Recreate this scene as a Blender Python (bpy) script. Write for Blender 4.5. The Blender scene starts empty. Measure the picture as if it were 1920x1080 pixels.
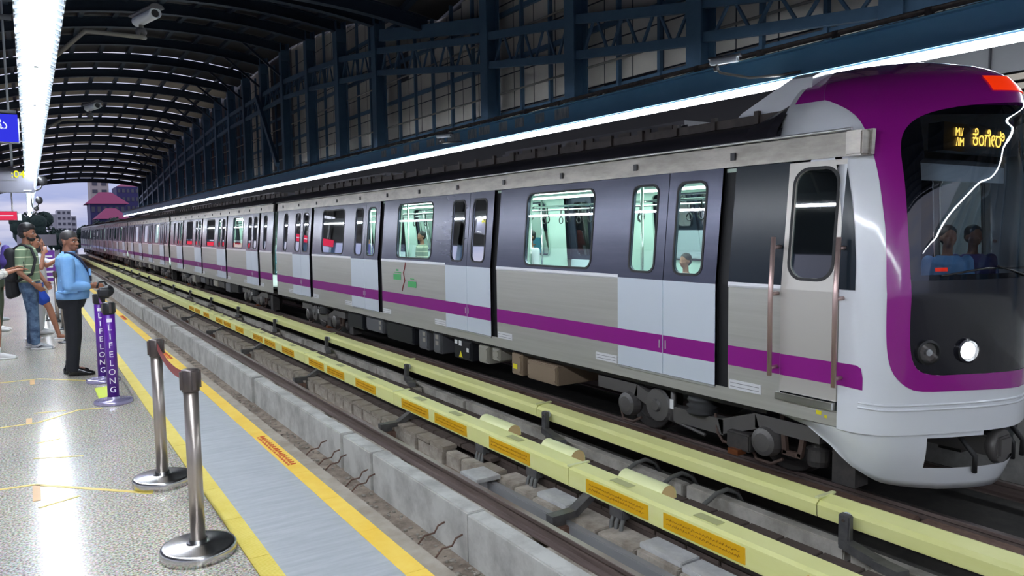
import bpy, bmesh, math, random
from mathutils import Vector, Matrix, Euler
random.seed(7)
PI = math.pi
SC = bpy.context.scene
C = SC.collection

# ------------------------------------------------------------------ camera
cam_d = bpy.data.cameras.new('camera'); cam = bpy.data.objects.new('camera', cam_d); C.objects.link(cam)
YAW, PIT, ROL = math.radians(32.7787), math.radians(4.5974), 0.015
_F = Vector((math.sin(YAW)*math.cos(PIT), math.cos(YAW)*math.cos(PIT), -math.sin(PIT)))
_R = Vector((math.cos(YAW), -math.sin(YAW), 0)); _U = _R.cross(_F)
_c, _s = math.cos(ROL), math.sin(ROL)
_R, _U = _c*_R - _s*_U, _c*_U + _s*_R
cam.matrix_world = Matrix(((_R.x, _U.x, -_F.x, 0), (_R.y, _U.y, -_F.y, 0), (_R.z, _U.z, -_F.z, 1.65), (0, 0, 0, 1)))
cam_d.sensor_width = 36; cam_d.lens = 26.25; cam_d.clip_end = 2000; cam_d.clip_start = 0.05
SC.camera = cam
SC.view_settings.view_transform = 'Standard'; SC.view_settings.look = 'None'
SC.view_settings.gamma = 1; SC.view_settings.use_curve_mapping = False
SC.view_settings.exposure = 2.0

# ------------------------------------------------------------------ world: hazy dusk sky with soft cloud
W = bpy.data.worlds.new('sky'); SC.world = W; W.use_nodes = True
nt = W.node_tree; nt.nodes.clear()
o_ = nt.nodes.new('ShaderNodeOutputWorld'); b_ = nt.nodes.new('ShaderNodeBackground')
tc = nt.nodes.new('ShaderNodeTexCoord'); sx = nt.nodes.new('ShaderNodeSeparateXYZ')
rp = nt.nodes.new('ShaderNodeValToRGB'); nz = nt.nodes.new('ShaderNodeTexNoise'); mp = nt.nodes.new('ShaderNodeMapping')
r2 = nt.nodes.new('ShaderNodeValToRGB'); mx = nt.nodes.new('ShaderNodeMixRGB')
nt.links.new(tc.outputs['Generated'], sx.inputs[0]); nt.links.new(sx.outputs['Z'], rp.inputs[0])
el = rp.color_ramp.elements
el[0].position = 0.0; el[0].color = (.30, .36, .62, 1); el[1].position = 1.0; el[1].color = (.62, .68, .86, 1)
e = el.new(.03); e.color = (.36, .42, .72, 1)
e = el.new(.10); e.color = (.62, .66, .90, 1)
nt.links.new(tc.outputs['Generated'], mp.inputs[0]); mp.inputs['Scale'].default_value = (4, 4, 22)
nt.links.new(mp.outputs[0], nz.inputs['Vector']); nz.inputs['Scale'].default_value = 1.6; nz.inputs['Detail'].default_value = 4
nt.links.new(nz.outputs['Fac'], r2.inputs[0]); r2.color_ramp.elements[0].position = .45; r2.color_ramp.elements[1].position = .7
nt.links.new(r2.outputs[0], mx.inputs[0]); nt.links.new(rp.outputs[0], mx.inputs[1]); mx.inputs[2].default_value = (.78, .76, .9, 1)
nt.links.new(mx.outputs[0], b_.inputs[0]); b_.inputs[1].default_value = 0.25
nt.links.new(b_.outputs[0], o_.inputs[0])

# ------------------------------------------------------------------ materials
M = {}
def mat(name, col, rough=.5, metal=0, emit=None, es=0, noise=None, bump=None, coat=0, spec=.5, alpha=None):
    m = bpy.data.materials.new(name); m.use_nodes = True; M[name] = m
    n = m.node_tree.nodes; l = m.node_tree.links; p = n['Principled BSDF']
    p.inputs['Base Color'].default_value = (*col, 1); p.inputs['Roughness'].default_value = rough
    p.inputs['Metallic'].default_value = metal; p.inputs['Specular IOR Level'].default_value = spec
    if coat: p.inputs['Coat Weight'].default_value = coat; p.inputs['Coat Roughness'].default_value = .08
    if emit: p.inputs['Emission Color'].default_value = (*emit, 1); p.inputs['Emission Strength'].default_value = es
    if noise:   # (scale xyz, colour2, low, high [, detail])
        t = n.new('ShaderNodeTexCoord'); mpp = n.new('ShaderNodeMapping'); nn = n.new('ShaderNodeTexNoise'); rr = n.new('ShaderNodeValToRGB')
        l.new(t.outputs['Object'], mpp.inputs[0]); mpp.inputs['Scale'].default_value = noise[0]; l.new(mpp.outputs[0], nn.inputs['Vector'])
        nn.inputs['Scale'].default_value = 1; nn.inputs['Detail'].default_value = noise[4] if len(noise) > 4 else 5; nn.inputs['Roughness'].default_value = .65
        rr.color_ramp.elements[0].position = noise[2]; rr.color_ramp.elements[1].position = noise[3]
        rr.color_ramp.elements[0].color = (*col, 1); rr.color_ramp.elements[1].color = (*noise[1], 1)
        l.new(nn.outputs['Fac'], rr.inputs[0]); l.new(rr.outputs[0], p.inputs['Base Color'])
        if bump:
            bb = n.new('ShaderNodeBump'); bb.inputs['Strength'].default_value = bump; bb.inputs['Distance'].default_value = .01
            l.new(nn.outputs['Fac'], bb.inputs['Height']); l.new(bb.outputs[0], p.inputs['Normal'])
    return m
def glassmat(name, tint, refl_rough=.02, base=.06, opaque=0):
    m = bpy.data.materials.new(name); m.use_nodes = True; M[name] = m
    n = m.node_tree.nodes; l = m.node_tree.links; n.clear()
    o = n.new('ShaderNodeOutputMaterial'); t = n.new('ShaderNodeBsdfTransparent'); g = n.new('ShaderNodeBsdfGlossy'); f = n.new('ShaderNodeFresnel'); mm = n.new('ShaderNodeMixShader')
    t.inputs[0].default_value = (*tint, 1); g.inputs['Roughness'].default_value = refl_rough; f.inputs[0].default_value = 1.5
    ad = n.new('ShaderNodeMath'); ad.operation = 'ADD'; ad.inputs[1].default_value = base; l.new(f.outputs[0], ad.inputs[0]); ad.use_clamp = True
    l.new(ad.outputs[0], mm.inputs[0]); l.new(t.outputs[0], mm.inputs[1]); l.new(g.outputs[0], mm.inputs[2]); l.new(mm.outputs[0], o.inputs[0])
    return m
def emis(name, col, s):
    m = bpy.data.materials.new(name); m.use_nodes = True; M[name] = m
    n = m.node_tree.nodes; n.clear(); o = n.new('ShaderNodeOutputMaterial'); e = n.new('ShaderNodeEmission')
    e.inputs[0].default_value = (*col, 1); e.inputs[1].default_value = s; m.node_tree.links.new(e.outputs[0], o.inputs[0]); return m

# polished speckled granite floor
m = mat('granite', (.42, .40, .36), .16)
n = m.node_tree.nodes; l = m.node_tree.links; p = n['Principled BSDF']
t = n.new('ShaderNodeTexCoord'); v1 = n.new('ShaderNodeTexVoronoi'); v1.inputs['Scale'].default_value = 130; l.new(t.outputs['Object'], v1.inputs['Vector'])
n1 = n.new('ShaderNodeTexNoise'); n1.inputs['Scale'].default_value = 75; n1.inputs['Detail'].default_value = 6; l.new(t.outputs['Object'], n1.inputs['Vector'])
r1 = n.new('ShaderNodeValToRGB'); l.new(n1.outputs['Fac'], r1.inputs[0])
r1.color_ramp.elements[0].position = .38; r1.color_ramp.elements[0].color = (.30, .28, .24, 1); r1.color_ramp.elements[1].position = .62; r1.color_ramp.elements[1].color = (.90, .87, .80, 1)
mxg = n.new('ShaderNodeMixRGB'); mxg.blend_type = 'MULTIPLY'; mxg.inputs[0].default_value = .36; l.new(r1.outputs[0], mxg.inputs[1]); l.new(v1.outputs['Color'], mxg.inputs[2])
n2 = n.new('ShaderNodeTexNoise'); n2.inputs['Scale'].default_value = 1.3; l.new(t.outputs['Object'], n2.inputs['Vector'])
r3 = n.new('ShaderNodeValToRGB'); r3.color_ramp.elements[0].color = (.8, .8, .8, 1); r3.color_ramp.elements[1].color = (1.15, 1.1, 1, 1); l.new(n2.outputs['Fac'], r3.inputs[0])
mx3 = n.new('ShaderNodeMixRGB'); mx3.blend_type = 'MULTIPLY'; mx3.inputs[0].default_value = 1; l.new(mxg.outputs[0], mx3.inputs[1]); l.new(r3.outputs[0], mx3.inputs[2])
l.new(mx3.outputs[0], p.inputs['Base Color'])
bb = n.new('ShaderNodeBump'); bb.inputs['Strength'].default_value = .02; bb.inputs['Distance'].default_value = .001; l.new(n1.outputs['Fac'], bb.inputs['Height']); l.new(bb.outputs[0], p.inputs['Normal'])

mat('grey_paving', (.33, .35, .37), .55, noise=((3, 22, 3), (.42, .44, .46), .35, .7), bump=.1)
mat('black_bed', (.022, .020, .019), .95, noise=((4, 4, 4), (.05, .045, .04), .35, .7))
mat('yellow_tile', (.72, .56, .08), .5, noise=((6, 6, 6), (.80, .66, .16), .3, .7))
# ribbed tactile strip
m = M['tactile'] = M['yellow_tile'].copy(); m.name = 'tactile'
n = m.node_tree.nodes; l = m.node_tree.links; wv = n.new('ShaderNodeTexWave'); wv.bands_direction = 'Y'; wv.inputs['Scale'].default_value = 22; t = n.new('ShaderNodeTexCoord'); l.new(t.outputs['Object'], wv.inputs['Vector'])
bb = n.new('ShaderNodeBump'); bb.inputs['Strength'].default_value = .6; bb.inputs['Distance'].default_value = .004; l.new(wv.outputs[0], bb.inputs['Height']); l.new(bb.outputs[0], n['Principled BSDF'].inputs['Normal'])
mat('edge_yellow', (.80, .50, .05), .5, noise=((5, 5, 5), (.86, .62, .12), .3, .7))
mat('edge_print', (.55, .08, .02), .6)
mat('coping', (.24, .20, .16), .85, noise=((6, 6, 6), (.36, .32, .27), .3, .7), bump=.4)
mat('concrete', (.40, .39, .37), .85, noise=((2.5, 2.5, 2.5), (.62, .61, .58), .36, .6, 8), bump=.3)
mat('kerb', (.26, .24, .21), .9, noise=((3, 3, 3), (.46, .43, .39), .35, .62, 8), bump=.3)
mat('stain', (.27, .23, .19), .9, noise=((5, 5, 5), (.50, .45, .39), .35, .65), bump=.4)
mat('light_concrete', (.44, .44, .45), .8, noise=((7, 7, 7), (.58, .58, .58), .35, .65), bump=.2)
mat('dirt', (.15, .115, .09), .95, noise=((5, 5, 5), (.38, .31, .25), .35, .68, 9), bump=.8)
mat('brown_plank', (.055, .038, .032), .8, noise=((14, 4, 6), (.10, .072, .06), .3, .7), bump=.4)
mat('rail_steel', (.15, .11, .10), .45, .5, noise=((20, 1.5, 20), (.26, .20, .185), .3, .7))
mat('rail_top', (.36, .30, .28), .28, .9)
mat('rust', (.11, .06, .045), .8, noise=((12, 12, 12), (.2, .12, .09), .3, .7))
mat('cover_yellow', (.88, .88, .33), .42, noise=((1.2, 1.2, 8), (.93, .93, .42), .3, .7))
mat('cover_pale', (.84, .86, .46), .42)
mat('cover_end', (.80, .58, .28), .5)
mat('sticker', (.85, .47, .01), .45)
mat('sticker_print', (.52, .22, .005), .5)
mat('sticker_grey', (.50, .50, .22), .5)
mat('bracket', (.085, .085, .09), .45, .3, noise=((9, 9, 9), (.15, .145, .145), .3, .7))
mat('duct_grey', (.27, .27, .28), .6)
mat('cable', (.12, .12, .115), .5)
mat('black', (.012, .012, .014), .4)
mat('black_rubber', (.02, .02, .022), .6)
mat('debris', (.30, .27, .23), .9)
# train
mat('steel_side', (.50, .49, .45), .36, .45, noise=((1, .5, 24), (.57, .56, .52), .3, .7))
mat('steel_upper', (.055, .06, .095), .26, .5, noise=((1, .7, 10), (.075, .08, .12), .3, .7))  # same side steel, its colour darkened to stand in for reflecting the dark roof
mat('door_lower', (.68, .74, .82), .34, .15)
mat('cantrail', (.30, .28, .25), .36, .75, noise=((2, 2.5, 9), (.44, .41, .37), .35, .65))
mat('bright_trim', (.72, .72, .72), .3, .7)
mat('vent_white', (.72, .72, .74), .45)
mat('train_roof', (.020, .019, .026), .34, .35, noise=((3, .5, 3), (.045, .04, .052), .35, .65))
mat('roof_ledge', (.028, .02, .018), .6, noise=((8, 8, 8), (.06, .045, .04), .3, .7))
mat('purple', (.30, .008, .26), .30, coat=.6)
mat('nose_purple', (.33, .008, .28), .24, coat=1)
mat('nose_white', (.80, .82, .87), .28, coat=.6)
mat('nose_black', (.014, .014, .02), .2, coat=.5)
mat('dark_panel', (.012, .02, .03), .22, spec=.3)
mat('cab_steel', (.58, .55, .51), .4, .35)
mat('handrail', (.62, .45, .42), .35, .7)
mat('recess', (.008, .008, .010), .6)
mat('under_dark', (.035, .033, .034), .6, .2, noise=((9, 9, 9), (.07, .062, .058), .3, .7))
mat('under_mid', (.12, .112, .11), .45, .3)
mat('under_brown', (.075, .045, .035), .7)
mat('box_black', (.014, .015, .02), .4)
mat('box_grey', (.10, .10, .11), .5)
mat('box_tan', (.26, .19, .13), .6)
mat('box_beige', (.30, .28, .24), .6)
mat('copper', (.35, .12, .05), .4, .7)
mat('label_white', (.75, .75, .75), .5)
mat('label_yellow', (.8, .7, .02), .5)
mat('label_green', (.08, .45, .14), .5)
mat('liner', (.50, .62, .55), .5)
mat('inner_floor', (.18, .2, .2), .4)
mat('seat', (.05, .22, .30), .5)
mat('chrome', (.7, .7, .7), .15, 1)
emis('inner_light', (.82, 1, .95), 7.0)
emis('cab_light', (.7, .85, 1), 2.5)
glassmat('window_glass', (.62, .72, .70), base=.05)
glassmat('windscreen', (.52, .58, .64), base=.05)
glassmat('lens', (.8, .8, .8), base=.15)
emis('led_amber', (1, .56, .09), .8)
emis('led_yellow', (.95, .95, .02), .30)
emis('headlight', (.95, 1, 1), 14)
mat('marker_red', (.75, .05, .01), .3, emit=(1, .03, .0), es=.16)
# station
mat('roof_steel', (.022, .035, .06), .5, .2, noise=((2, 2, 2), (.03, .048, .075), .3, .7))
mat('blue_steel', (.06, .12, .20), .5, .1, noise=((2, 2, 2), (.075, .145, .235), .3, .7))
mat('fascia', (.13, .34, .52), .45, .0, noise=((1.5, 1.5, 3), (.16, .38, .56), .35, .7))
mat('fascia_stain', (.45, .45, .42), .6, noise=((9, 9, 2), (.2, .26, .28), .4, .62))
mat('roof_sheet', (.028, .025, .024), .6, noise=((1, 1, 1), (.045, .04, .035), .3, .7))
m = mat('roof_far', (.12, .105, .07), .8)
n = m.node_tree.nodes; l = m.node_tree.links; tr_ = n.new('ShaderNodeBsdfTranslucent'); tr_.inputs[0].default_value = (.13, .11, .075, 1); ms_ = n.new('ShaderNodeMixShader'); ms_.inputs[0].default_value = .5
l.new(n['Principled BSDF'].outputs[0], ms_.inputs[1]); l.new(tr_.outputs[0], ms_.inputs[2]); l.new(ms_.outputs[0], n['Material Output'].inputs[0])
mat('wall_panel', (.50, .46, .42), .8, noise=((.5, .5, .5), (.62, .58, .52), .3, .7))
mat('wall_dark', (.05, .052, .06), .7)
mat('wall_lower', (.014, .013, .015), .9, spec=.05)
mat('louvre', (.42, .36, .29), .6)
mat('grey_band', (.16, .16, .17), .6)
mat('pipe', (.22, .21, .19), .5)
mat('tray', (.05, .042, .038), .8, noise=((7, 7, 7), (.11, .09, .08), .3, .7))
mat('fixture_white', (.72, .76, .80), .4)
mat('trough_metal', (.13, .15, .17), .5)
mat('fixture_hole', (.03, .045, .06), .6)
emis('tube', (.86, .92, 1.0), 42.0)
emis('neon', (.86, .93, 1.0), 9.0)
mat('steel_post', (.40, .35, .31), .34, .85, noise=((30, 30, 1), (.48, .43, .39), .3, .7))
mat('steel_base', (.55, .54, .53), .24, 1)
mat('post_head', (.10, .08, .075), .35, .5)
mat('belt_red', (.32, .05, .05), .6)
mat('belt_purple', (.30, .10, .42), .6)
mat('purple_sleeve', (.095, .014, .27), .35)
mat('white_letter', (.85, .82, .9), .5, emit=(.85, .82, .9), es=.0)
mat('purple_base', (.42, .38, .58), .25, .6)
emis('sign_blue', (.035, .04, .75), .26)
emis('sign_white', (.8, .85, 1), .28)
mat('display_grey', (.11, .11, .14), .4)
emis('sign_red', (.9, .045, .12), .22)
emis('advert_red', (.9, .05, .10), .28)
mat('tape_yellow', (.68, .52, .10), .45)
mat('tape_orange', (.62, .36, .13), .45)
mat('tape_lime', (.62, .74, .06), .5)
# city
mat('apt_white', (.52, .5, .54), .8)
mat('apt_window', (.08, .08, .11), .4)
mat('tower_blue', (.035, .03, .13), .6)
mat('tower_cream', (.52, .45, .42), .8)
mat('tower_roof', (.30, .035, .12), .7)
mat('leaf_dark', (.012, .028, .026), .9, noise=((3, 3, 3), (.03, .055, .04), .35, .65))
mat('trunk', (.05, .035, .025), .9)
# people
mat('skin_brown', (.26, .11, .065), .55)
mat('skin_tan', (.34, .145, .085), .55)
mat('hair_black', (.010, .009, .011), .5)
mat('hair_grey', (.032, .028, .028), .55)
mat('shirt_blue', (.15, .34, .66), .8, noise=((5, 5, 5), (.22, .43, .74), .35, .65))
mat('trouser_black', (.008, .009, .014), .8)
mat('shoe_black', (.006, .006, .007), .22)
mat('lanyard', (.01, .015, .045), .6)
mat('jeans', (.02, .042, .095), .9, noise=((7, 7, 9), (.12, .19, .30), .38, .66))
mat('jeans_dark', (.010, .015, .04), .9)
mat('shoe_grey', (.35, .36, .38), .7)
mat('shoe_white', (.66, .65, .64), .7)
mat('shorts_olive', (.05, .065, .038), .9)
mat('shorts_blue', (.012, .06, .40), .8)
mat('white_cloth', (.62, .62, .66), .8)
mat('bag_black', (.010, .010, .014), .7)
mat('bag_purple', (.06, .035, .22), .7)
mat('eye_white', (.7, .7, .7), .3)
mat('lips', (.22, .08, .06), .5)
mat('banner_purple', (.13, .02, .27), .6)
# green shirt with pale stripes; plaid shirt
def stripes(name, base, line, scale, width, axis='Z', second=None):
    m = mat(name, base, .85); n = m.node_tree.nodes; l = m.node_tree.links; t = n.new('ShaderNodeTexCoord'); s = n.new('ShaderNodeSeparateXYZ'); l.new(t.outputs['Object'], s.inputs[0])
    prev = None
    for ax, sc_ in ([(axis, scale)] + (second or [])):
        a = n.new('ShaderNodeMath'); a.operation = 'MULTIPLY'; a.inputs[1].default_value = sc_; l.new(s.outputs[ax], a.inputs[0])
        f = n.new('ShaderNodeMath'); f.operation = 'FRACT'; l.new(a.outputs[0], f.inputs[0])
        g = n.new('ShaderNodeMath'); g.operation = 'LESS_THAN'; g.inputs[1].default_value = width; l.new(f.outputs[0], g.inputs[0])
        if prev:
            q = n.new('ShaderNodeMath'); q.operation = 'MAXIMUM'; l.new(prev.outputs[0], q.inputs[0]); l.new(g.outputs[0], q.inputs[1]); prev = q
        else: prev = g
    mm = n.new('ShaderNodeMixRGB'); mm.inputs[1].default_value = (*base, 1); mm.inputs[2].default_value = (*line, 1); l.new(prev.outputs[0], mm.inputs[0]); l.new(mm.outputs[0], n['Principled BSDF'].inputs['Base Color'])
stripes('polo_green', (.17, .24, .15), (.60, .62, .42), 9.0, .13)
stripes('plaid', (.58, .56, .51), (.36, .35, .34), 22, .16, 'Z', [('X', 22), ('Y', 22)])

# ------------------------------------------------------------------ helpers
ORG = Vector((0, 0, 0))          # origin of the thing being built; part meshes are stored relative to it
class MB:
    def __init__(s): s.v = []; s.f = []; s.m = []; s.sm = []
    def add(s, vs, fs, mi=0, smooth=False):
        b = len(s.v); s.v += [tuple(v) for v in vs]
        for f in fs: s.f.append([b+i for i in f]); s.m.append(mi); s.sm.append(smooth)
        return s
    def box(s, x0, x1, y0, y1, z0, z1, mi=0, bev=0):
        if x0 > x1: x0, x1 = x1, x0
        if y0 > y1: y0, y1 = y1, y0
        if z0 > z1: z0, z1 = z1, z0
        if bev:
            bm = bmesh.new(); bmesh.ops.create_cube(bm, size=1)
            for v in bm.verts: v.co = Vector(((x0+x1)/2+v.co.x*(x1-x0), (y0+y1)/2+v.co.y*(y1-y0), (z0+z1)/2+v.co.z*(z1-z0)))
            bmesh.ops.bevel(bm, geom=bm.edges[:], offset=bev, segments=2, affect='EDGES'); bm.verts.index_update()
            s.add([v.co.copy() for v in bm.verts], [[v.index for v in f.verts] for f in bm.faces], mi); bm.free(); return s
        return s.add([(x0,y0,z0),(x1,y0,z0),(x1,y1,z0),(x0,y1,z0),(x0,y0,z1),(x1,y0,z1),(x1,y1,z1),(x0,y1,z1)],
              [(0,3,2,1),(4,5,6,7),(0,1,5,4),(1,2,6,5),(2,3,7,6),(3,0,4,7)], mi)
    def quad(s, a, b, c, d, mi=0): return s.add([a,b,c,d], [(0,1,2,3)], mi)
    def bar(s, a, b, w, h, mi=0, up=(0,0,1)):
        a = Vector(a); b = Vector(b); d = (b-a).normalized(); u = Vector(up)
        if abs(d.dot(u)) > .98: u = Vector((1,0,0))
        r = d.cross(u).normalized()*w/2; q = r.cross(d).normalized()*h/2
        vs = [a-r-q, a+r-q, a+r+q, a-r+q, b-r-q, b+r-q, b+r+q, b-r+q]
        return s.add(vs, [(0,1,2,3),(7,6,5,4),(0,4,5,1),(1,5,6,2),(2,6,7,3),(3,7,4,0)], mi)
    def tube(s, pts, r, n=8, mi=0, cap=True, smooth=True):
        pts = [Vector(p) for p in pts]; rs = r if isinstance(r, (list, tuple)) else [r]*len(pts)
        base = len(s.v); rings = []; pr = None
        for i, p in enumerate(pts):
            d = (pts[min(i+1, len(pts)-1)]-pts[max(i-1, 0)]).normalized()
            if pr is None:
                pr = d.cross(Vector((0,0,1)));  pr = pr if pr.length > .05 else d.cross(Vector((1,0,0)))
            pr = (pr-d*pr.dot(d)).normalized(); q = d.cross(pr)
            rings.append([len(s.v)+k for k in range(n)])
            for k in range(n):
                a = 2*PI*k/n; s.v.append(tuple(p+(pr*math.cos(a)+q*math.sin(a))*rs[i]))
        for A, B in zip(rings, rings[1:]):
            for k in range(n): s.f.append([A[k], A[(k+1)%n], B[(k+1)%n], B[k]]); s.m.append(mi); s.sm.append(smooth)
        if cap:
            s.f.append(rings[0][::-1]); s.m.append(mi); s.sm.append(False); s.f.append(rings[-1][:]); s.m.append(mi); s.sm.append(False)
        return s
    def lathe(s, c, prof, n=24, mi=0, axis='z', smooth=True):
        c = Vector(c); rings = []
        for (r, h) in prof:
            ring = []
            for k in range(n):
                a = 2*PI*k/n; u, w = r*math.cos(a), r*math.sin(a)
                p = {'z': (u, w, h), 'x': (h, u, w), 'y': (w, h, u)}[axis]; ring.append(len(s.v)); s.v.append(tuple(c+Vector(p)))
            rings.append(ring)
        for A, B in zip(rings, rings[1:]):
            for k in range(n): s.f.append([A[k], A[(k+1)%n], B[(k+1)%n], B[k]]); s.m.append(mi); s.sm.append(smooth)
        s.f.append(rings[0][::-1]); s.m.append(mi); s.sm.append(False); s.f.append(rings[-1][:]); s.m.append(mi); s.sm.append(False)
        return s
    def ell(s, c, r, n=14, mi=0, rot=None):
        c = Vector(c); r = r if isinstance(r, (tuple, list)) else (r, r, r); b = len(s.v); R = rot.to_matrix() if rot else None
        def P(v): return tuple(c+((R @ v) if R else v))
        s.v.append(P(Vector((0,0,r[2]))))
        for i in range(1, n//2+1):
            th = PI*i/(n//2+1)
            for k in range(n):
                a = 2*PI*k/n; s.v.append(P(Vector((r[0]*math.sin(th)*math.cos(a), r[1]*math.sin(th)*math.sin(a), r[2]*math.cos(th)))))
        s.v.append(P(Vector((0,0,-r[2])))); L = len(s.v)-1
        for k in range(n): s.f.append([b, b+1+k, b+1+(k+1)%n]); s.m.append(mi); s.sm.append(True)
        for i in range(n//2-1):
            A = b+1+i*n
            for k in range(n): s.f.append([A+k, A+n+k, A+n+(k+1)%n, A+(k+1)%n]); s.m.append(mi); s.sm.append(True)
        A = b+1+(n//2-1)*n
        for k in range(n): s.f.append([A+k, L, A+(k+1)%n]); s.m.append(mi); s.sm.append(True)
        return s
    def cap(s, a, b, ra, rb, n=12, mi=0):
        a = Vector(a); b = Vector(b); s.ell(a, ra, n, mi); s.ell(b, rb, n, mi); s.tube([a, b], [ra, rb], n, mi); return s
    def loft(s, rings, mi=0, smooth=True):
        ids = []
        for r in rings:
            ids.append([len(s.v)+k for k in range(len(r))]); s.v += [tuple(p) for p in r]
        n = len(ids[0])
        for A, B in zip(ids, ids[1:]):
            for k in range(n): s.f.append([A[k], A[(k+1)%n], B[(k+1)%n], B[k]]); s.m.append(mi); s.sm.append(smooth)
        s.f.append(ids[0][::-1]); s.m.append(mi); s.sm.append(False); s.f.append(ids[-1][:]); s.m.append(mi); s.sm.append(False)
        return s
    def strip(s, A, B, mi=0, closed=False, smooth=True):
        b = len(s.v); n = len(A); s.v += [tuple(p) for p in A]+[tuple(p) for p in B]
        for k in range(n if closed else n-1):
            j = (k+1) % n; s.f.append([b+k, b+j, b+n+j, b+n+k]); s.m.append(mi); s.sm.append(smooth)
        return s
    def slab(s, poly, t, mi=0):      # polygon in 3D, thickened along its normal
        poly = [Vector(p) for p in poly]; nn = (poly[1]-poly[0]).cross(poly[2]-poly[0]).normalized()*t; n = len(poly)
        s.add(poly+[p+nn for p in poly], [list(range(n))[::-1], list(range(n, 2*n))]+[[i, (i+1)%n, n+(i+1)%n, n+i] for i in range(n)], mi)
        return s
    def build(s, name, mats, parent=None, fix=True, merge=0):
        me = bpy.data.meshes.new(name); org = ORG if parent is not None else Vector((0,0,0))
        me.from_pydata([tuple(Vector(v)-org) for v in s.v], [], s.f); 
        if not isinstance(mats, (list, tuple)): mats = [mats]
        for q in mats: me.materials.append(M[q] if isinstance(q, str) else q)
        for pl, mi, sm in zip(me.polygons, s.m, s.sm): pl.material_index = mi; pl.use_smooth = sm
        if fix:
            bm = bmesh.new(); bm.from_mesh(me)
            if merge: bmesh.ops.remove_doubles(bm, verts=bm.verts[:], dist=merge)
            bmesh.ops.recalc_face_normals(bm, faces=bm.faces[:]); bm.to_mesh(me); bm.free()
        o = bpy.data.objects.new(name, me); C.objects.link(o)
        if parent is not None: o.parent = parent
        return o
def tag(o, label, cat, group=None, kind=None):
    if kind: o['kind'] = kind
    if label: o['label'] = label
    if cat: o['category'] = cat
    if group: o['group'] = group
    return o
def thing(name, label, cat, loc=(0,0,0), group=None):
    global ORG
    o = bpy.data.objects.new(name, None); C.objects.link(o); o.location = loc; o.empty_display_size = .1; ORG = Vector(loc)
    return tag(o, label, cat, group)
def struct(mb, name, mats, label=None, cat=None, group=None):
    o = mb.build(name, mats); o['kind'] = 'structure'
    if label: o['label'] = label
    if cat: o['category'] = cat
    if group: o['group'] = group
    return o
def solo(mb, name, mats, label, cat, loc=(0,0,0), group=None, kind=None):
    global ORG
    ORG = Vector(loc); me_o = mb.build(name, mats); me_o.data.transform(Matrix.Translation(-ORG)); me_o.location = loc
    return tag(me_o, label, cat, group, kind)
def kids(o): return [c for c in C.objects if c.parent == o]
def dup(root, loc, label=None, group=None, rz=None):
    def rec(o, par):
        c = o.copy(); C.objects.link(c)
        if par: c.parent = par
        for ch in list(o.children): rec(ch, c)
        return c
    bpy.context.view_layer.update()
    r = rec(root, None); r.location = loc
    if rz is not None: r.rotation_euler.z = rz
    if label: r['label'] = label
    if group: r['group'] = group
    return r
ORDW = 'nearest second third fourth fifth sixth seventh eighth ninth tenth eleventh twelfth thirteenth fourteenth fifteenth sixteenth seventeenth eighteenth nineteenth twentieth twenty-first twenty-second twenty-third twenty-fourth twenty-fifth twenty-sixth'.split()
def lerp(a, b, t): return a+(b-a)*t
def ramp(tab, v):
    if v <= tab[0][0]: return tab[0][1]
    for (a, x), (b, y) in zip(tab, tab[1:]):
        if v <= b: return x+(y-x)*(v-a)/(b-a)
    return tab[-1][1]
def text_verts(body, size, extrude=0, align='CENTER'):
    cu = bpy.data.curves.new('t', 'FONT'); cu.body = body; cu.size = size; cu.extrude = extrude; cu.align_x = align; cu.align_y = 'CENTER'; cu.resolution_u = 3
    ob = bpy.data.objects.new('t', cu); C.objects.link(ob); dg = bpy.context.evaluated_depsgraph_get()
    me = bpy.data.meshes.new_from_object(ob.evaluated_get(dg)); bpy.data.objects.remove(ob); bpy.data.curves.remove(cu)
    return me
def text_obj(name, body, size, mp, material, parent, thick=.003, flip=False):
    """mp maps flat text (x, y, layer) to world"""
    me = text_verts(body, size, thick/2)
    bm = bmesh.new(); bm.from_mesh(me); bmesh.ops.triangulate(bm, faces=bm.faces[:])
    xs = [v.co.x for v in bm.verts] or [0]
    if flip == 'slice':
        k = min(xs)
        while k < max(xs):
            bmesh.ops.bisect_plane(bm, geom=bm.verts[:]+bm.edges[:]+bm.faces[:], plane_co=(k,0,0), plane_no=(1,0,0)); k += .006
    for v in bm.verts: v.co = Vector(mp(v.co.x, v.co.y, v.co.z))-ORG
    bm.to_mesh(me); bm.free(); me.name = name; me.materials.clear(); me.materials.append(M[material])
    o = bpy.data.objects.new(name, me); C.objects.link(o); o.parent = parent
    return o
# ================================================================== STATION STRUCTURE
# ---- platform
mb = MB(); mb.box(-4.2, .84, -40, 118, -.25, 0); struct(mb, 'platform_floor', 'granite')
mb = MB(); y = -10
while y < 112: mb.box(.842, .945, y, y+.596, -.25, .004); y += .6
struct(mb, 'tactile_strip', 'tactile')
mb = MB(); mb.box(.945, 1.425, -40, 118, -.25, 0); struct(mb, 'paved_margin', 'grey_paving')
mb = MB(); y = -10
while y < 112: mb.box(1.425, 1.535, y, y+.597, -.25, .003); y += .6
ye = struct(mb, 'edge_line', 'edge_yellow')
mb = MB(); mb.box(1.535, 1.64, -40, 118, -.25, -.012); mb.box(1.30, 1.60, -40, 118, -1.35, -.25); struct(mb, 'platform_edge_coping', 'coping')
mb = MB(); mb.box(-4.2, 1.30, -40, 118, -1.5, -.25); struct(mb, 'platform_base', 'concrete')
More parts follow.
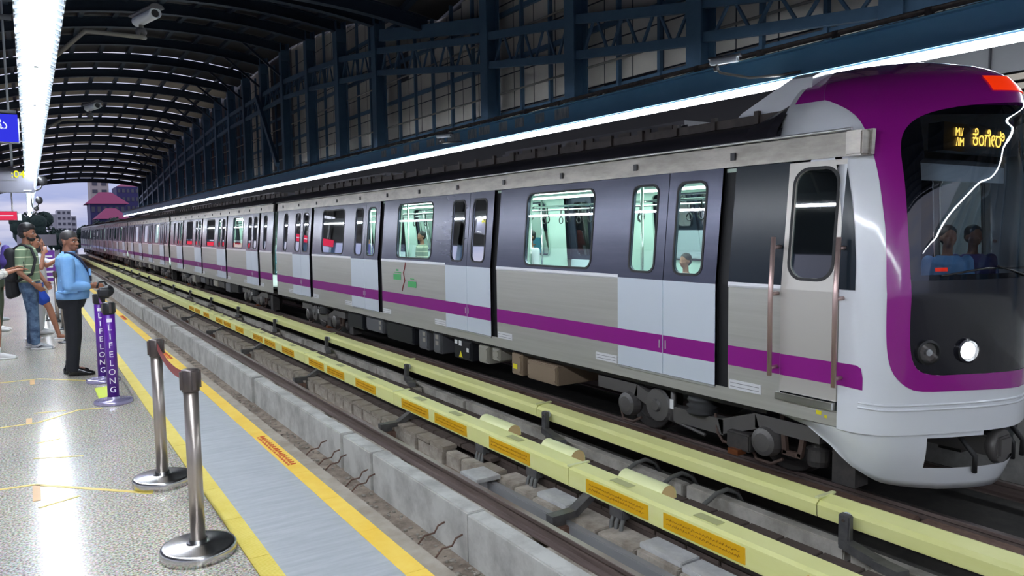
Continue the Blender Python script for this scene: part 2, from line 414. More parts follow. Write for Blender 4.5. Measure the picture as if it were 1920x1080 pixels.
# warning script printed in rust red on the edge line
rnd = random.Random(3); mb = MB()
for y0 in (5.2, 10.6, 16.0, 21.4):
    y = y0
    while y < y0+.85:
        w = rnd.uniform(.02, .05); x = 1.445
        mb.box(x, x+.016, y, y+w, .003, .0045); mb.box(x+.035, x+.05, y+.01, y+w+.01, .003, .0045)
        mb.tube([(x+.02, y, .004), (x+.06, y+w*.5, .004), (x+.025, y+w, .004)], .0035, 4); y += w+.018
solo(mb, 'painted_script', 'edge_print', 'rust red lettering printed on the yellow platform edge line', 'floor marking', (1.48, 5.2, 0))
# ---- track bed
mb = MB(); mb.box(1.3, 5.47, -40, 130, -1.6, -1.35); struct(mb, 'track_bed', 'dirt')
mb = MB(); mb.box(5.47, 5.93, -40, 130, -1.6, -1.43); struct(mb, 'side_channel', 'stain')
mb = MB(); mb.box(5.93, 9.36, -40, 130, -1.6, -1.36); struct(mb, 'far_track_bed', 'black_bed')
mb = MB(); mb.box(9.36, 13.4, -40, 118, -1.5, 0); struct(mb, 'far_platform', 'concrete')
# concrete guard upstand in separate cast blocks
js = [-2, 1.2, 2.6, 5.74]; ys = [7.92, 8.91, 13.31, 16.2, 19.12]
joints = js + ys + [19.12+3.1*k for k in range(1, 31)]
rnd = random.Random(5)
for i, (a, b) in enumerate(zip(joints, joints[1:])):
    top = -.90 + (0 if i % 3 else .012)
    g = .015 if a in (1.2, 5.74) else .085
    if a == 5.74: a -= .05
    mb = MB(); mb.box(3.15+rnd.uniform(-.01, .01), 3.34, a+g/2, b-g/2, -1.36, top, bev=.012)
    tag(mb.build('guard_wall_block', 'concrete'), None, None, None, 'structure')
# plinth strips
for k in range(42):
    y0 = -3+k*2.9
    mb = MB(); mb.box(3.70, 4.06, y0, y0+2.6, -1.36, -1.26, bev=.01); tag(mb.build('rail_plinth', 'stain'), None, None, None, 'structure')
# running rails
def rail_prof(x, y0, y1, top):
    P = [(-.065,-.16),(.065,-.16),(.065,-.145),(.012,-.125),(.010,-.05),(.036,-.035),(.036,-.004),(.030,0),(-.030,0),(-.036,-.004),(-.036,-.035),(-.010,-.05),(-.012,-.125),(-.065,-.145)]
    mb = MB(); n = len(P); A = [(x+a, y0, top+b) for a, b in P]; B = [(x+a, y1, top+b) for a, b in P]
    mb.add(A+B, [[i, (i+1)%n, n+(i+1)%n, n+i] for i in range(n)]+[list(range(n))[::-1], list(range(n, 2*n))], 0)
    mb.m = [1 if i in (7,) else 0 for i in range(n)]+[0, 0]
    return mb
for x, lab in ((2.47, 'near running rail hidden below the platform edge'), (3.90, 'brown steel running rail just behind the low concrete wall'), (7.07, 'rusty running rail right behind the far yellow cover'), (8.51, 'running rail under the far side of the train')):
    solo(rail_prof(x, -40, 130, -1.1), 'running_rail', ['rail_steel', 'rail_top'], lab, 'rail', (x, 0, -1.26))
mb = MB(); y = -3
while y < 60: mb.box(6.80, 6.98, y, y+3.3, -1.30, -1.14, bev=.012); y += 3.36
for q in range(1): solo(mb, 'guard_timber', 'rust', 'long brown guard beam running beside the far running rail', 'beam', (6.9, 0, -1.3))
for k in range(36):
    y0 = -3+k*3.6
    mb = MB(); mb.box(6.85, 7.28, y0, y0+3.2, -1.36, -1.265, bev=.01); tag(mb.build('rail_plinth', 'stain'), None, None, None, 'structure')
# rail fastenings on the near rail (small dark clips)
f0 = None
for k in range(60):
    y = 1.5+k*.62
    if f0 is None:
        t = thing('rail_clip', 'small rusty clip bolted beside the brown running rail', 'rail clip', (4.0, y, -1.26), 'rail clips along the near rail')
        MB().box(3.955, 4.05, y-.05, y+.05, -1.26, -1.235, bev=.006).build('plate', 'rust', t)
        MB().lathe((4.01, y, -1.235), [(.018, 0), (.018, .03), (.009, .032), (.009, .05)], 8).build('bolt', 'rail_steel', t); f0 = t
    else: dup(f0, (4.0, y, -1.26))
# ---- trench blocks beyond the rail
mb = MB(); mb.box(4.62, 5.46, -3, 60, -1.36, -1.15); struct(mb, 'walkway_base', 'brown_plank')
rnd = random.Random(11); y = -2.0; first = None
while y < 46:
    L = .52 if y < 6.2 else .40
    x0 = 4.29+rnd.uniform(-.02, .02); zt = -1.125+rnd.uniform(-.012, .012)
    mb = MB(); mb.box(x0, 4.60 if y < 7 else 4.47, y+.012, y+L-.012, -1.36, zt-.05, bev=.012)
    solo(mb, 'trench_block', 'stain', 'weathered concrete trench block standing in the row beyond the brown rail', 'block', (4.45, y, -1.36), 'concrete blocks lining the cable trench')
    gapy = any(y < g+.14 and y+L > g-.14 for g in (7.79, 6.66, 5.24))
    if gapy: y += L; continue
    if y < 7.0:
        off = rnd.uniform(-.015, .015)
        mb = MB(); mb.box(4.34+off, 4.57, y+.01, y+L-.006, zt-.05, zt, bev=.006)
        solo(mb, 'cover_slab', 'light_concrete', 'pale flat concrete slab laid on the trench blocks', 'slab', (4.5, y, zt-.05), 'pale slabs on the near trench blocks')
    else:
        mb = MB(); mb.box(4.28, 4.49, y+.01, y+L-.01, zt-.05, zt, bev=.008)
        solo(mb, 'cover_slab', 'coping', 'brown grey slab capping the trench blocks farther along', 'slab', (4.5, y, zt-.05), 'brown slabs on the far trench blocks')
    y += L
mb = MB(); mb.box(4.0, 4.32, 7.0, 7.38, -1.17, -1.12, bev=.006); mb.box(4.1, 4.25, 7.1, 7.28, -1.36, -1.17)
solo(mb, 'loose_slab', 'light_concrete', 'single pale slab jutting out over the dirt beside the rail', 'slab', (4.1, 7.2, -1.36))
mb = MB(); mb.box(4.20, 4.285, -1, 7.2, -1.30, -1.20, bev=.008)
solo(mb, 'cable_duct', 'duct_grey', 'long grey duct running along the front of the trench blocks', 'duct', (4.2, 3, -1.3))
mb = MB()
for (yy) in (6.35, 5.05, 3.9): mb.lathe((4.283, yy, -1.25), [(.03, 0), (.03, -.012)], 12, axis='x')
# planks
y = -2
while y < 60:
    mb = MB(); mb.box(4.62 if y < 7.2 else 4.50, 5.46, y+.008, y+.372, -1.15, -1.10+rnd.uniform(-.004, .004), bev=.006)
    solo(mb, 'walkway_board', 'brown_plank', 'dark brown board of the walkway under the near yellow cover', 'board', (5.05, y, -1.15), 'dark boards of the walkway between the tracks'); y += .38
# second concrete upstand
for k in range(22):
    ya = 3.79+4.555*(k-1)+.03; yb = ya+4.555-.06; ym = ya+1.5+(k % 3)*.4
    for (p, q, h) in ((ya, ym, -1.0), (ym+.06, yb, -1.015)):
        mb = MB(); mb.box(5.92, 6.05, p, q, -1.5, h-.2, bev=.012); tag(mb.build('kerb_block', 'kerb'), None, None, None, 'structure')
# hoses over the second upstand
for yy in (6.55, 5.95, 5.30):
    mb = MB(); mb.tube([(5.60, yy+.1, -1.42), (5.68, yy+.05, -1.33), (5.80, yy, -1.23), (5.92, yy-.02, -1.165), (6.05, yy-.04, -1.14), (6.2, yy-.05, -1.2), (6.3, yy-.05, -1.36)], .026, 8)
    solo(mb, 'hose', 'cable', 'short grey hose bent over the low concrete kerb', 'hose', (5.9, yy, -1.2), 'grey hoses crossing the low kerb')
# dirt, stones and scraps
mb = MB(); rnd = random.Random(21)
for i in range(1500):
    zone = rnd.random(); yy = 2.2+rnd.random()**1.8*30
    x = rnd.uniform(2.9, 3.13) if zone < .4 else rnd.uniform(3.98, 4.27) if zone < .8 else rnd.uniform(3.36, 3.7)
    r = rnd.uniform(.006, .022); mb.ell((x, yy, -1.35+r*.3), (r*rnd.uniform(.8, 1.8), r*rnd.uniform(.8, 2.2), r*.6), 5)
solo(mb, 'rubble', 'debris', 'loose stones and grit scattered on the track bed', 'rubble', (3.5, 5, -1.35), kind='stuff')
# bent rebar stubs by the joints of the guard wall
for yy in (5.8, 6.15, 7.85, 8.05, 8.75, 9.0, 9.5):
    mb = MB(); mb.tube([(3.16, yy, -1.12), (3.08, yy-.02, -1.13), (3.05, yy, -1.2), (2.96, yy+.02, -1.21), (2.86, yy-.02, -1.27)], .009, 6)
    solo(mb, 'rebar_stub', 'rust', 'thin bent steel bar sticking out at the foot of the guard wall', 'bar', (3.1, yy, -1.2), 'bent bars at the foot of the low wall')
# ---- third rail 1
P1 = [(4.485,-.975),(4.48,-.80),(4.515,-.778),(4.69,-.772),(4.745,-.80),(4.745,-.975)]
P2 = [(5.985,-1.045),(5.98,-.94),(6.02,-.905),(6.16,-.872),(6.24,-.90),(6.24,-1.045)]
def cover(P, y0, y1, lab, group, stick, fr, nm):
    cx = P[0][0]+.12
    t = thing(nm, lab, 'cover', (cx, y0, P[0][1]), group)
    mb = MB(); n = len(P); A = [(a, y0+.006, b) for a, b in P]; B = [(a, y1-.006, b) for a, b in P]
    mb.strip(A, B, smooth=False); A2 = [(a+(.01 if a < cx else -.01), y0+.006, b-.012) for a, b in P]; B2 = [(a+(.01 if a < cx else -.01), y1-.006, b-.012) for a, b in P]
    mb.strip(A2, B2, smooth=False); mb.strip(A, A2); mb.strip(B, B2)
    mb.build('hood', 'cover_yellow', t)
    MB().box(P[0][0]-.004, P[-1][0]+.004, y0-.02, y0+.02, P[3][1]-.01, P[3][1]+.006).build('joint_band', 'cover_pale', t)
    MB().box(cx-.03, cx+.03, y0, y1, P[0][1]-.05, P[0][1]+.03).build('conductor_rail', 'bracket', t)
    if stick:
        rr = random.Random(int(y0*10))
        for a, b in stick:
            s = MB().box(P[1][0]-.0035, P[1][0]+.006, y0+a, y0+b, -.958, -.822).build('warning_sticker', 'sticker', t)
            m2 = MB(); yy = y0+a+.05
            while yy < y0+b-.06:
                w = rr.uniform(.015, .035)
                for zz in (-.872, -.912):
                    m2.tube([(P[1][0]-.005, yy, zz), (P[1][0]-.005, yy+w*.5, zz+rr.uniform(.006, .018)), (P[1][0]-.005, yy+w, zz-rr.uniform(0, .01))], .0032, 4)
                yy += w+.010
            m2.build('print', 'sticker_print', s)
            MB().box(4.545, 4.64, y0+(a+b)/2-.10, y0+(a+b)/2+.16, -.773, -.7695).build('top_label', 'sticker_grey', t)
    return t
y0 = 5.95-4.35
ST = [(.70, 1.56), (2.11, 2.99), (3.18, 4.06)]
for k in range(24):
    a = y0+(k-1)*4.35+0
    cover(P1, a, a+4.35, (ORDW[k-1] if k else 'hidden')+(' length of the near yellow cover with orange stickers, counted from the camera' if k < 7 else ' length of the near yellow cover, counted from the camera'), 'near yellow cover lengths', ST if k < 7 else None, True, 'third_rail_cover')
y2 = 3.79+.35-4.555
for k in range(24):
    a = y2+(k-1)*4.555
    cover(P2, a, a+4.555, (ORDW[k-1] if k else 'hidden')+' plain length of the far yellow cover under the train, from the camera', 'far yellow cover lengths', None, True, 'third_rail_cover')
for yy, L in ((7.45, .68), (6.2, .56), (4.85, .60)):
    t = thing('expansion_cover', 'pale yellow half-round hump clipped behind the near yellow cover', 'cover', (4.8, yy, -.86), 'pale humps behind the near cover')
    mb = MB(); prof = [(4.70+.16*(1-math.cos(PI*i/10))/2*1.25, -.86+.135*math.sin(PI*i/10)**.7) for i in range(11)]
    mb.strip([(a, yy, b) for a, b in prof], [(a, yy+L, b) for a, b in prof]); mb.build('hood', 'cover_pale', t)
    m2 = MB(); m2.add([(a, yy+.008, b-.004) for a, b in prof], [list(range(11))]); m2.add([(a, yy+L-.01, b-.004) for a, b in prof], [list(range(11))]); m2.build('end_plate', 'cover_end', t)
b0 = None
for k in range(14):
    yy = 5.66+(k-1)*4.12
    if b0 is None:
        t = thing('bracket_arm', 'dark angled bracket holding up the near yellow cover', 'bracket', (4.2, yy, -1.3), 'brackets under the near cover')
        mb = MB(); mb.bar((4.56, yy, -.98), (4.31, yy, -1.13), .11, .07); mb.bar((4.33, yy, -1.125), (4.03, yy, -1.13), .11, .065); mb.build('arm', 'bracket', t)
        MB().box(4.02, 4.24, yy-.09, yy+.09, -1.36, -1.21, bev=.01).build('foot', 'rust', t)
        MB().box(4.05, 4.20, yy-.04, yy+.04, -1.21, -1.16).build('bolt_plate', 'bracket', t); b0 = t
    else: dup(b0, (4.2, yy, -1.3))
b0 = None
for k in range(20):
    yy = 3.79+(k-1)*4.555+(.0)
    if b0 is None:
        t = thing('post_bracket', 'dark upright bracket post in front of the far yellow cover', 'bracket', (5.92, yy, -1.3), 'bracket posts of the far cover')
        mb = MB(); mb.box(5.86, 5.93, yy-.055, yy+.055, -1.20, -.90, bev=.012); mb.build('post', 'bracket', t)
        mb = MB(); mb.bar((5.89, yy+.02, -1.16), (5.80, yy-.40, -1.19), .10, .08); mb.bar((5.80, yy-.36, -1.19), (5.72, yy-.62, -1.17), .12, .075); mb.build('foot_arm', 'bracket', t)
        MB().lathe((5.955, yy+.03, -.955), [(.045, -.02), (.05, 0), (.045, .02)], 14, axis='x').build('insulator', 'fixture_white', t)
        MB().box(5.62, 5.86, yy-.72, yy-.34, -1.43, -1.225, bev=.01).build('footing', 'stain', t); MB().lathe((5.858, yy, -.95), [(.013, 0), (.013, -.008)], 10, axis='x').build('bolt', 'rail_top', t); b0 = t
    else: dup(b0, (5.92, yy, -1.3))
for yy in (7.79, 6.66, 5.24):
    t = thing('feeder_cables', 'bundle of thick grey cables hanging below the near yellow cover', 'cable', (4.6, yy, -1.0), 'cable bundles under the near cover')
    MB().box(4.50, 4.60, yy-.10, yy+.10, -1.09, -.98, bev=.008).build('terminal_box', 'bracket', t)
    for q in (-.07, 0, .07):
        MB().tube([(4.55, yy+q, -1.05), (4.50, yy+q-.01, -1.14), (4.47, yy+q-.03, -1.22), (4.44, yy+q-.08, -1.30), (4.38, yy+q-.12, -1.34)], .022, 8).build('cable', 'cable', t)

# ---- right wall, columns, trusses, roof
YE = [(-40,10.7),(20.5,10.7),(21.4,10.4),(26,9.6),(30.6,10.8),(35.1,11.6),(39.7,12.15),(44.3,12.5),(50,12.6),(60,12.35),(70,11.95),(80,11.4),(90,10.6),(100,9.7),(114,8.45)]
ZU = [(-40,5.2),(3,5.2),(12.2,6.59),(16,7.22),(21.2,7.84),(28.7,9.02),(30.5,9.24),(33.4,9.5),(36,9.9),(44,10.3),(60,10.2),(80,9.2),(114,6.4)]
ZL = [(-40,4.9),(3,4.9),(12,5.81),(15.9,6.25),(20.1,6.74),(28.8,8.12),(30.6,8.34),(33.4,8.6),(37.5,8.99),(44,9.4),(60,9.3),(80,8.3),(114,5.6)]
KX = 7.4
def vz(x, y): return ramp(YE, y)+.5-((x-KX)**2)/62
colY = [-24.6, -20, -15.4, -10.8, -6.2, -1.6, 3.0, 7.6, 12.2, 16.8, 21.4, 30.6, 35.2, 39.8] + [44.4+4.6*k for k in range(16)]
archY = [-38.4, -33.8, -29.2, -24.6, -20, -15.4, -10.8, -6.2, -1.6, 3, 7.6, 12.2, 16.8, 21.4, 26.0, 30.6, 35.2, 39.8]+[44.4+4.6*k for k in range(16)]
# wall skin: grid of cladding panels with window bays left black
mb = MB(); rnd = random.Random(2)
y = -40
ys_ = []
while y < 116: ys_.append(y); y += 1.15
for a, b in zip(ys_, ys_[1:]):
    z = 4.45; top = min(ramp(YE, a), ramp(YE, b))
    while z < top-.1:
        z2 = min(z+1.15, top); r = rnd.random()
        black = (17.4 < a < 19.6 and 8.0 < z < 10) or (8 < a < 9.3 and z > 5.9 and z < 7.5) or (13.6 < a < 15.9 and z < 5.2) or (28.6 < a < 29.9 and 6.8 < z < 8) or (44.5 < a < 49) or (a > 56)
        mb.add([(13.7, a+.02, z+.02), (13.7, b-.02, z+.02), (13.7, b-.02, z2-.02), (13.7, a+.02, z2-.02)], [(0,1,2,3)], 1 if black else 0); z = z2
    mb.add([(13.72, a, 4.4), (13.72, b, 4.4), (13.72, b, top+1), (13.72, a, top+1)], [(0,1,2,3)], 1)
mb.box(13.74, 13.9, -40, 118, 0, 13.4, 1)
struct(mb, 'wall_right', ['wall_panel', 'wall_dark'])
mb = MB()
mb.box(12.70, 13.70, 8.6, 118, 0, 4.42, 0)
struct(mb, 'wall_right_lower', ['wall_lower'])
mb = MB(); mb.box(13.4, 13.7, -4, 8.6, 0, 3.1, 0); mb.box(13.36, 13.7, -4, 8.6, 4.02, 4.7, 0)
for yy in (2.2, 4.2, 6.2, 8.2): mb.box(13.30, 13.37, yy-.01, yy+.01, 4.02, 4.7, 1)
struct(mb, 'wall_right_vent_band', ['grey_band', 'wall_dark'])
t = thing('louvre_panel', 'beige slatted louvre in the wall above the train nose', 'louvre', (13.4, 4, 3.1))
mb = MB()
for k in range(6): mb.bar((13.40, -3.5, 3.18+k*.15), (13.40, 8.5, 3.18+k*.15), .10, .10)
mb.build('slats', 'louvre', t)
for yy in (2.5, 5.0, 6.1, 7.3): MB().box(13.30, 13.36, yy-.05, yy+.05, 3.1, 4.02).build('mullion', 'louvre', t)
# framing behind the columns: studs, girts and pale conduit pipes
st = None
for k in range(52):
    yy = 6.2+k*1.55
    if any(abs(yy-c) < .3 for c in colY): continue
    h = min(12, ramp(YE, yy))
    m_ = MB().box(13.42, 13.54, yy-.045, yy+.045, 4.4, h); solo(m_, 'wall_stud', 'blue_steel', 'thin dark vertical stud of the wall frame behind the blue columns', 'stud', (13.5, yy, 4.4), 'vertical studs of the right wall')
for i, (z) in enumerate((5.35, 7.05, 8.6, 10.2)):
    mb = MB(); mb.box(13.50, 13.62, -2, 114, z, z+.14)
    solo(mb, 'wall_girt', 'blue_steel', ['lowest dark girt running along the right wall', 'second dark girt up the right wall', 'third dark girt up the right wall', 'topmost dark girt up the right wall'][i], 'girt', (13.5, 0, z))
for i, (z, x) in enumerate(((6.05, 13.3), (4.95, 13.3), (7.9, 13.3))):
    mb = MB(); mb.tube([(x, 4, z), (x, 112, z)], .032, 6)
    solo(mb, 'conduit', 'pipe', ['middle pale conduit pipe along the right wall panels', 'lowest pale conduit pipe along the right wall panels', 'highest pale conduit pipe along the right wall panels'][i], 'pipe', (x, 4, z))
# columns (I sections)
_n = 0
for yy in colY:
    h = ramp(YE, yy); lab = 'dark blue steel column of the right wall behind the camera'
    if yy > 7: lab = ORDW[_n]+' dark blue steel column of the right wall, counted from the train nose'; _n += 1
    t = thing('steel_column', lab, 'column', (13, yy, 0), 'dark blue columns of the right wall')
    mb = MB(); zb_ = 4.43 if yy > 8.4 else 0; mb.box(12.80, 12.84, yy-.22, yy+.22, zb_, h); mb.box(13.26, 13.30, yy-.22, yy+.22, zb_, h); mb.box(12.84, 13.26, yy-.02, yy+.02, zb_, h); mb.build('shaft', 'blue_steel', t)
    MB().box(12.84, 13.28, yy-.24, yy-.2, h-1.0, h-.4).build('gusset', 'blue_steel', t)
# trusses between columns
_n = 0
for a, b in zip(colY, colY[1:]):
    if a < 2: continue
    _n += 1
    t = thing('lattice_truss', ORDW[_n-1]+' dark blue lattice truss between wall columns, counted from the train nose', 'truss', (12.95, a, ramp(ZL, a)), 'lattice trusses of the right wall')
    ua, ub, la, lb = ramp(ZU, a), ramp(ZU, b), ramp(ZL, a), ramp(ZL, b)
    mb = MB(); mb.bar((12.95, a+.2, ua), (12.95, b-.2, ub), .14, .24); mb.build('top_chord', 'blue_steel', t)
    mb = MB(); mb.bar((12.95, a+.2, la), (12.95, b-.2, lb), .14, .22); mb.build('bottom_chord', 'blue_steel', t)
    n = 8 if b-a < 6 else 14; mb = MB()
    for k in range(n):
        f, g = (k+.4)/n, (k+1.2)/n
        if g > 1: break
        p, q = (12.95, lerp(a, b, f), lerp(ua, ub, f)), (12.95, lerp(a, b, g), lerp(la, lb, g))
        if k % 2: p, q = (12.95, lerp(a, b, f), lerp(la, lb, f)), (12.95, lerp(a, b, g), lerp(ua, ub, g))
        mb.bar(p, q, .06, .06)
    mb.build('lattice', 'blue_steel', t)
mb = MB(); mb.bar((12.9, 29.9, 9.78), (12.9, 21.6, 8.30), .2, .46); solo(mb, 'haunch_beam', 'blue_steel', 'broad blue beam spanning the wide gap between wall columns', 'beam', (12.9, 26, 9))
mb = MB(); mb.bar((12.6, 49.2, 10.2), (12.6, 45.0, 5.6), .2, .3); solo(mb, 'brace', 'blue_steel', 'dark diagonal brace across a far wall bay', 'brace', (12.7, 47, 8))
# fascia, tray, neon lamps
mb = MB(); mb.box(11.06, 11.14, -40, 116, 4.12, 4.56); mb.box(10.95, 11.14, -40, 116, 4.56, 4.585); mb.box(10.86, 11.14, -40, 116, 4.10, 4.13)
solo(mb, 'fascia_beam', 'fascia', 'long dark blue fascia beam above the train beside the line of light', 'beam', (11.1, 0, 4.1))
mb = MB(); rnd = random.Random(9)
for k in range(13):
    y = 14.4+k*.9+rnd.uniform(0, .3); mb.box(11.054, 11.059, y, y+rnd.uniform(.4, .85), 4.30+rnd.uniform(-.03, .03), 4.54)
solo(mb, 'peeled_patch', 'fascia_stain', 'whitish dirty patches on the blue fascia beam mid-way along', 'patch', (11.05, 18, 4.3))
mb = MB(); mb.box(11.2, 11.42, -40, 116, 4.58, 4.66, 0); y = -3
while y < 100: mb.box(11.15, 11.24, y, y+.10, 4.56, 4.76, 0); y += 1.5
mb.tube([(11.2, -4, 4.72), (11.2, 116, 4.72)], .045, 6)
solo(mb, 'cable_tray', 'tray', 'dirty brown cable tray lying along the top of the blue fascia', 'cable tray', (11.3, 0, 4.6))
mb = MB()
for yy in colY: mb.bar((11.15, yy, 4.46), (12.69, yy, 4.46), .12, .14)
struct(mb, 'fascia_support', ['blue_steel'])
n0 = None
for k in range(93):
    yy = -40+k*1.65
    if n0 is None:
        t = thing('linear_lamp', 'white tubular lamp of the long glowing line over the train', 'lamp', (10.95, yy, 4.04), 'lamps of the glowing line over the train')
        MB().box(10.90, 11.05, yy, yy+1.645, 4.075, 4.115).build('housing', 'fixture_white', t)
        MB().box(10.905, 11.02, yy+.005, yy+1.64, 3.975, 4.075).build('tube', 'neon', t); n0 = t
    else: dup(n0, (10.95, yy, 4.04))
# roof arches
NX = [-3.2+16.3*i/22 for i in range(23)]
def arch_mesh(yy):
    t = thing('roof_arch', 'dark steel arch spanning the barrel roof over both tracks', 'arch', (5, yy, vz(5, yy)), 'arches of the barrel roof')
    mb = MB()
    for (w, dz0, dz1) in ((.10, -.5, -.04),):
        A = [[(x, yy-w/2, vz(x, yy)+dz0), (x, yy+w/2, vz(x, yy)+dz0), (x, yy+w/2, vz(x, yy)+dz1), (x, yy-w/2, vz(x, yy)+dz1)] for x in NX]
        mb.loft(A, smooth=False)
    mb.build('web', 'roof_steel', t)
    for nm, dz in (('bottom_flange', -.53), ('top_flange', -.05)):
        mb = MB(); A = [[(x, yy-.16, vz(x, yy)+dz), (x, yy+.16, vz(x, yy)+dz), (x, yy+.16, vz(x, yy)+dz+.04), (x, yy-.16, vz(x, yy)+dz+.04)] for x in NX]
        mb.loft(A, smooth=False); mb.build(nm, 'roof_steel', t)
    return t
_n = 0
a0 = arch_mesh(archY[0])
for yy in archY[1:]:
    lab = None
    if yy > 20: lab = ORDW[_n]+' dark arch of the barrel roof, counted from the camera'; _n += 1
    dup(a0, (5, yy, vz(5, yy)), lab)
# roof sheets with clear strips behind the arches, purlins
mb = MB()
XS = [-3.4+1.55*i for i in range(12)]
for i, (a, b) in enumerate(zip(archY, archY[1:])):
    gap = 0 if a < 57 else 1.25 if a < 86 else .5
    if 50 < a < 57: gap = .2
    if abs(a-67.4) < 2: gap = .6
    segs = [(a+.2+gap, b+.2)]
    mat_i = 1 if a > 57 else 0
    for (s, e) in segs:
        for x0, x1 in zip(XS, XS[1:]):
            mb.add([(x0, s, vz(x0, s)+.12), (x1, s, vz(x1, s)+.12), (x1, e, vz(x1, e)+.12), (x0, e, vz(x0, e)+.12)], [(0,1,2,3)], mat_i)
o = struct(mb, 'ceiling', ['roof_sheet', 'roof_far'])
for x in XS[1:-1]:
    mb = MB()
    for a, b in zip(archY, archY[1:]): mb.bar((x, a, vz(x, a)+.03), (x, b, vz(x, b)+.03), .22, .2)
    solo(mb, 'purlin', 'roof_steel', 'dark purlin running lengthways under the barrel roof', 'purlin', (x, 0, 9), 'purlins of the barrel roof')
# knee braces from the right columns to the arches (far part)
for k, yy in enumerate([q for q in colY if 44 < q < 96]):
    mb = MB(); z = ramp(YE, yy); mb.bar((12.78, yy, z-1.8), (10.6, yy, z-.05), .1, .12)
    solo(mb, 'knee_brace', 'roof_steel', 'slanting dark brace between wall column and roof arch', 'brace', (12, yy, z-1), 'knee braces under the arches')
# ================================================================== TRAIN
CX = 7.79
def sx_(z): return 1.44-(max(0, z-1.0))*.095
def sp(y, z, off=0, m=1): return (CX-m*(sx_(z)+off), y, z)
def plate(mb, y0, y1, z0, z1, off=0, m=1, mi=0, th=0):
    zs = [z0]+([1.0] if z0 < 1 < z1 else [])+[z1]
    for a, b in zip(zs, zs[1:]):
        mb.quad(sp(y0, a, off, m), sp(y1, a, off, m), sp(y1, b, off, m), sp(y0, b, off, m), mi)
        if th: mb.quad(sp(y0, a, off-th, m), sp(y1, a, off-th, m), sp(y1, b, off-th, m), sp(y0, b, off-th, m), mi)
    if th:
        mb.quad(sp(y0, z0, off, m), sp(y1, z0, off, m), sp(y1, z0, off-th, m), sp(y0, z0, off-th, m), mi)
        mb.quad(sp(y0, z1, off, m), sp(y1, z1, off, m), sp(y1, z1, off-th, m), sp(y0, z1, off-th, m), mi)
        for y in (y0, y1):
            for a, b in zip(zs, zs[1:]): mb.quad(sp(y, a, off, m), sp(y, b, off, m), sp(y, b, off-th, m), sp(y, a, off-th, m), mi)
def rloop(y0, y1, z0, z1, r, n=6):
    pts = []
    for (cy, cz, a0) in ((y1-r, z1-r, 0), (y0+r, z1-r, 90), (y0+r, z0+r, 180), (y1-r, z0+r, 270)):
        for k in range(n+1):
            a = math.radians(a0+90*k/n); pts.append((cy+r*math.cos(a), cz+r*math.sin(a)))
    return pts
def oloop(y0, y1, z0, z1, n=6):     # outer rectangle sampled to match rloop
    pts = []
    for (cy, cz, d1, d2) in ((y1, z1, (0, -1), (-1, 0)), (y0, z1, (1, 0), (0, -1)), (y0, z0, (0, 1), (1, 0)), (y1, z0, (-1, 0), (0, 1))):
        for k in range(n+1): pts.append((cy, cz))
    return pts
def holed(mb, y0, y1, z0, z1, w, off=0, m=1, mi=0, r=.09):
    A = oloop(y0, y1, z0, z1); B = rloop(*w, r)
    mb.strip([sp(a, b, off, m) for a, b in A], [sp(a, b, off, m) for a, b in B], mi, True, False)
    mb.strip([sp(a, b, off, m) for a, b in B], [sp(a, b, off-.035, m) for a, b in B], mi, True, False)
def window(parent, w, off, m, r=.09, nm='window'):
    y0, y1, z0, z1 = w
    mb = MB(); mb.add([sp(a, b, off-.012, m) for a, b in rloop(y0-.005, y1+.005, z0-.005, z1+.005, r)], [list(range(28))])
    o = mb.build(nm, 'window_glass', parent)
    mb = MB(); A = [sp(a, b, off+.006, m) for a, b in rloop(y0-.028, y1+.028, z0-.028, z1+.028, r+.02)]; B = [sp(a, b, off+.006, m) for a, b in rloop(y0, y1, z0, z1, r)]
    mb.strip(A, B, 0, True, False); mb.strip(A, [sp(a, b, off-.01, m) for a, b in rloop(y0-.028, y1+.028, z0-.028, z1+.028, r+.02)], 0, True, False)
    mb.build('gasket', 'black_rubber', o)
ZB, ZS, ZT, ZC = -.28, 1.0, 2.27, 2.50
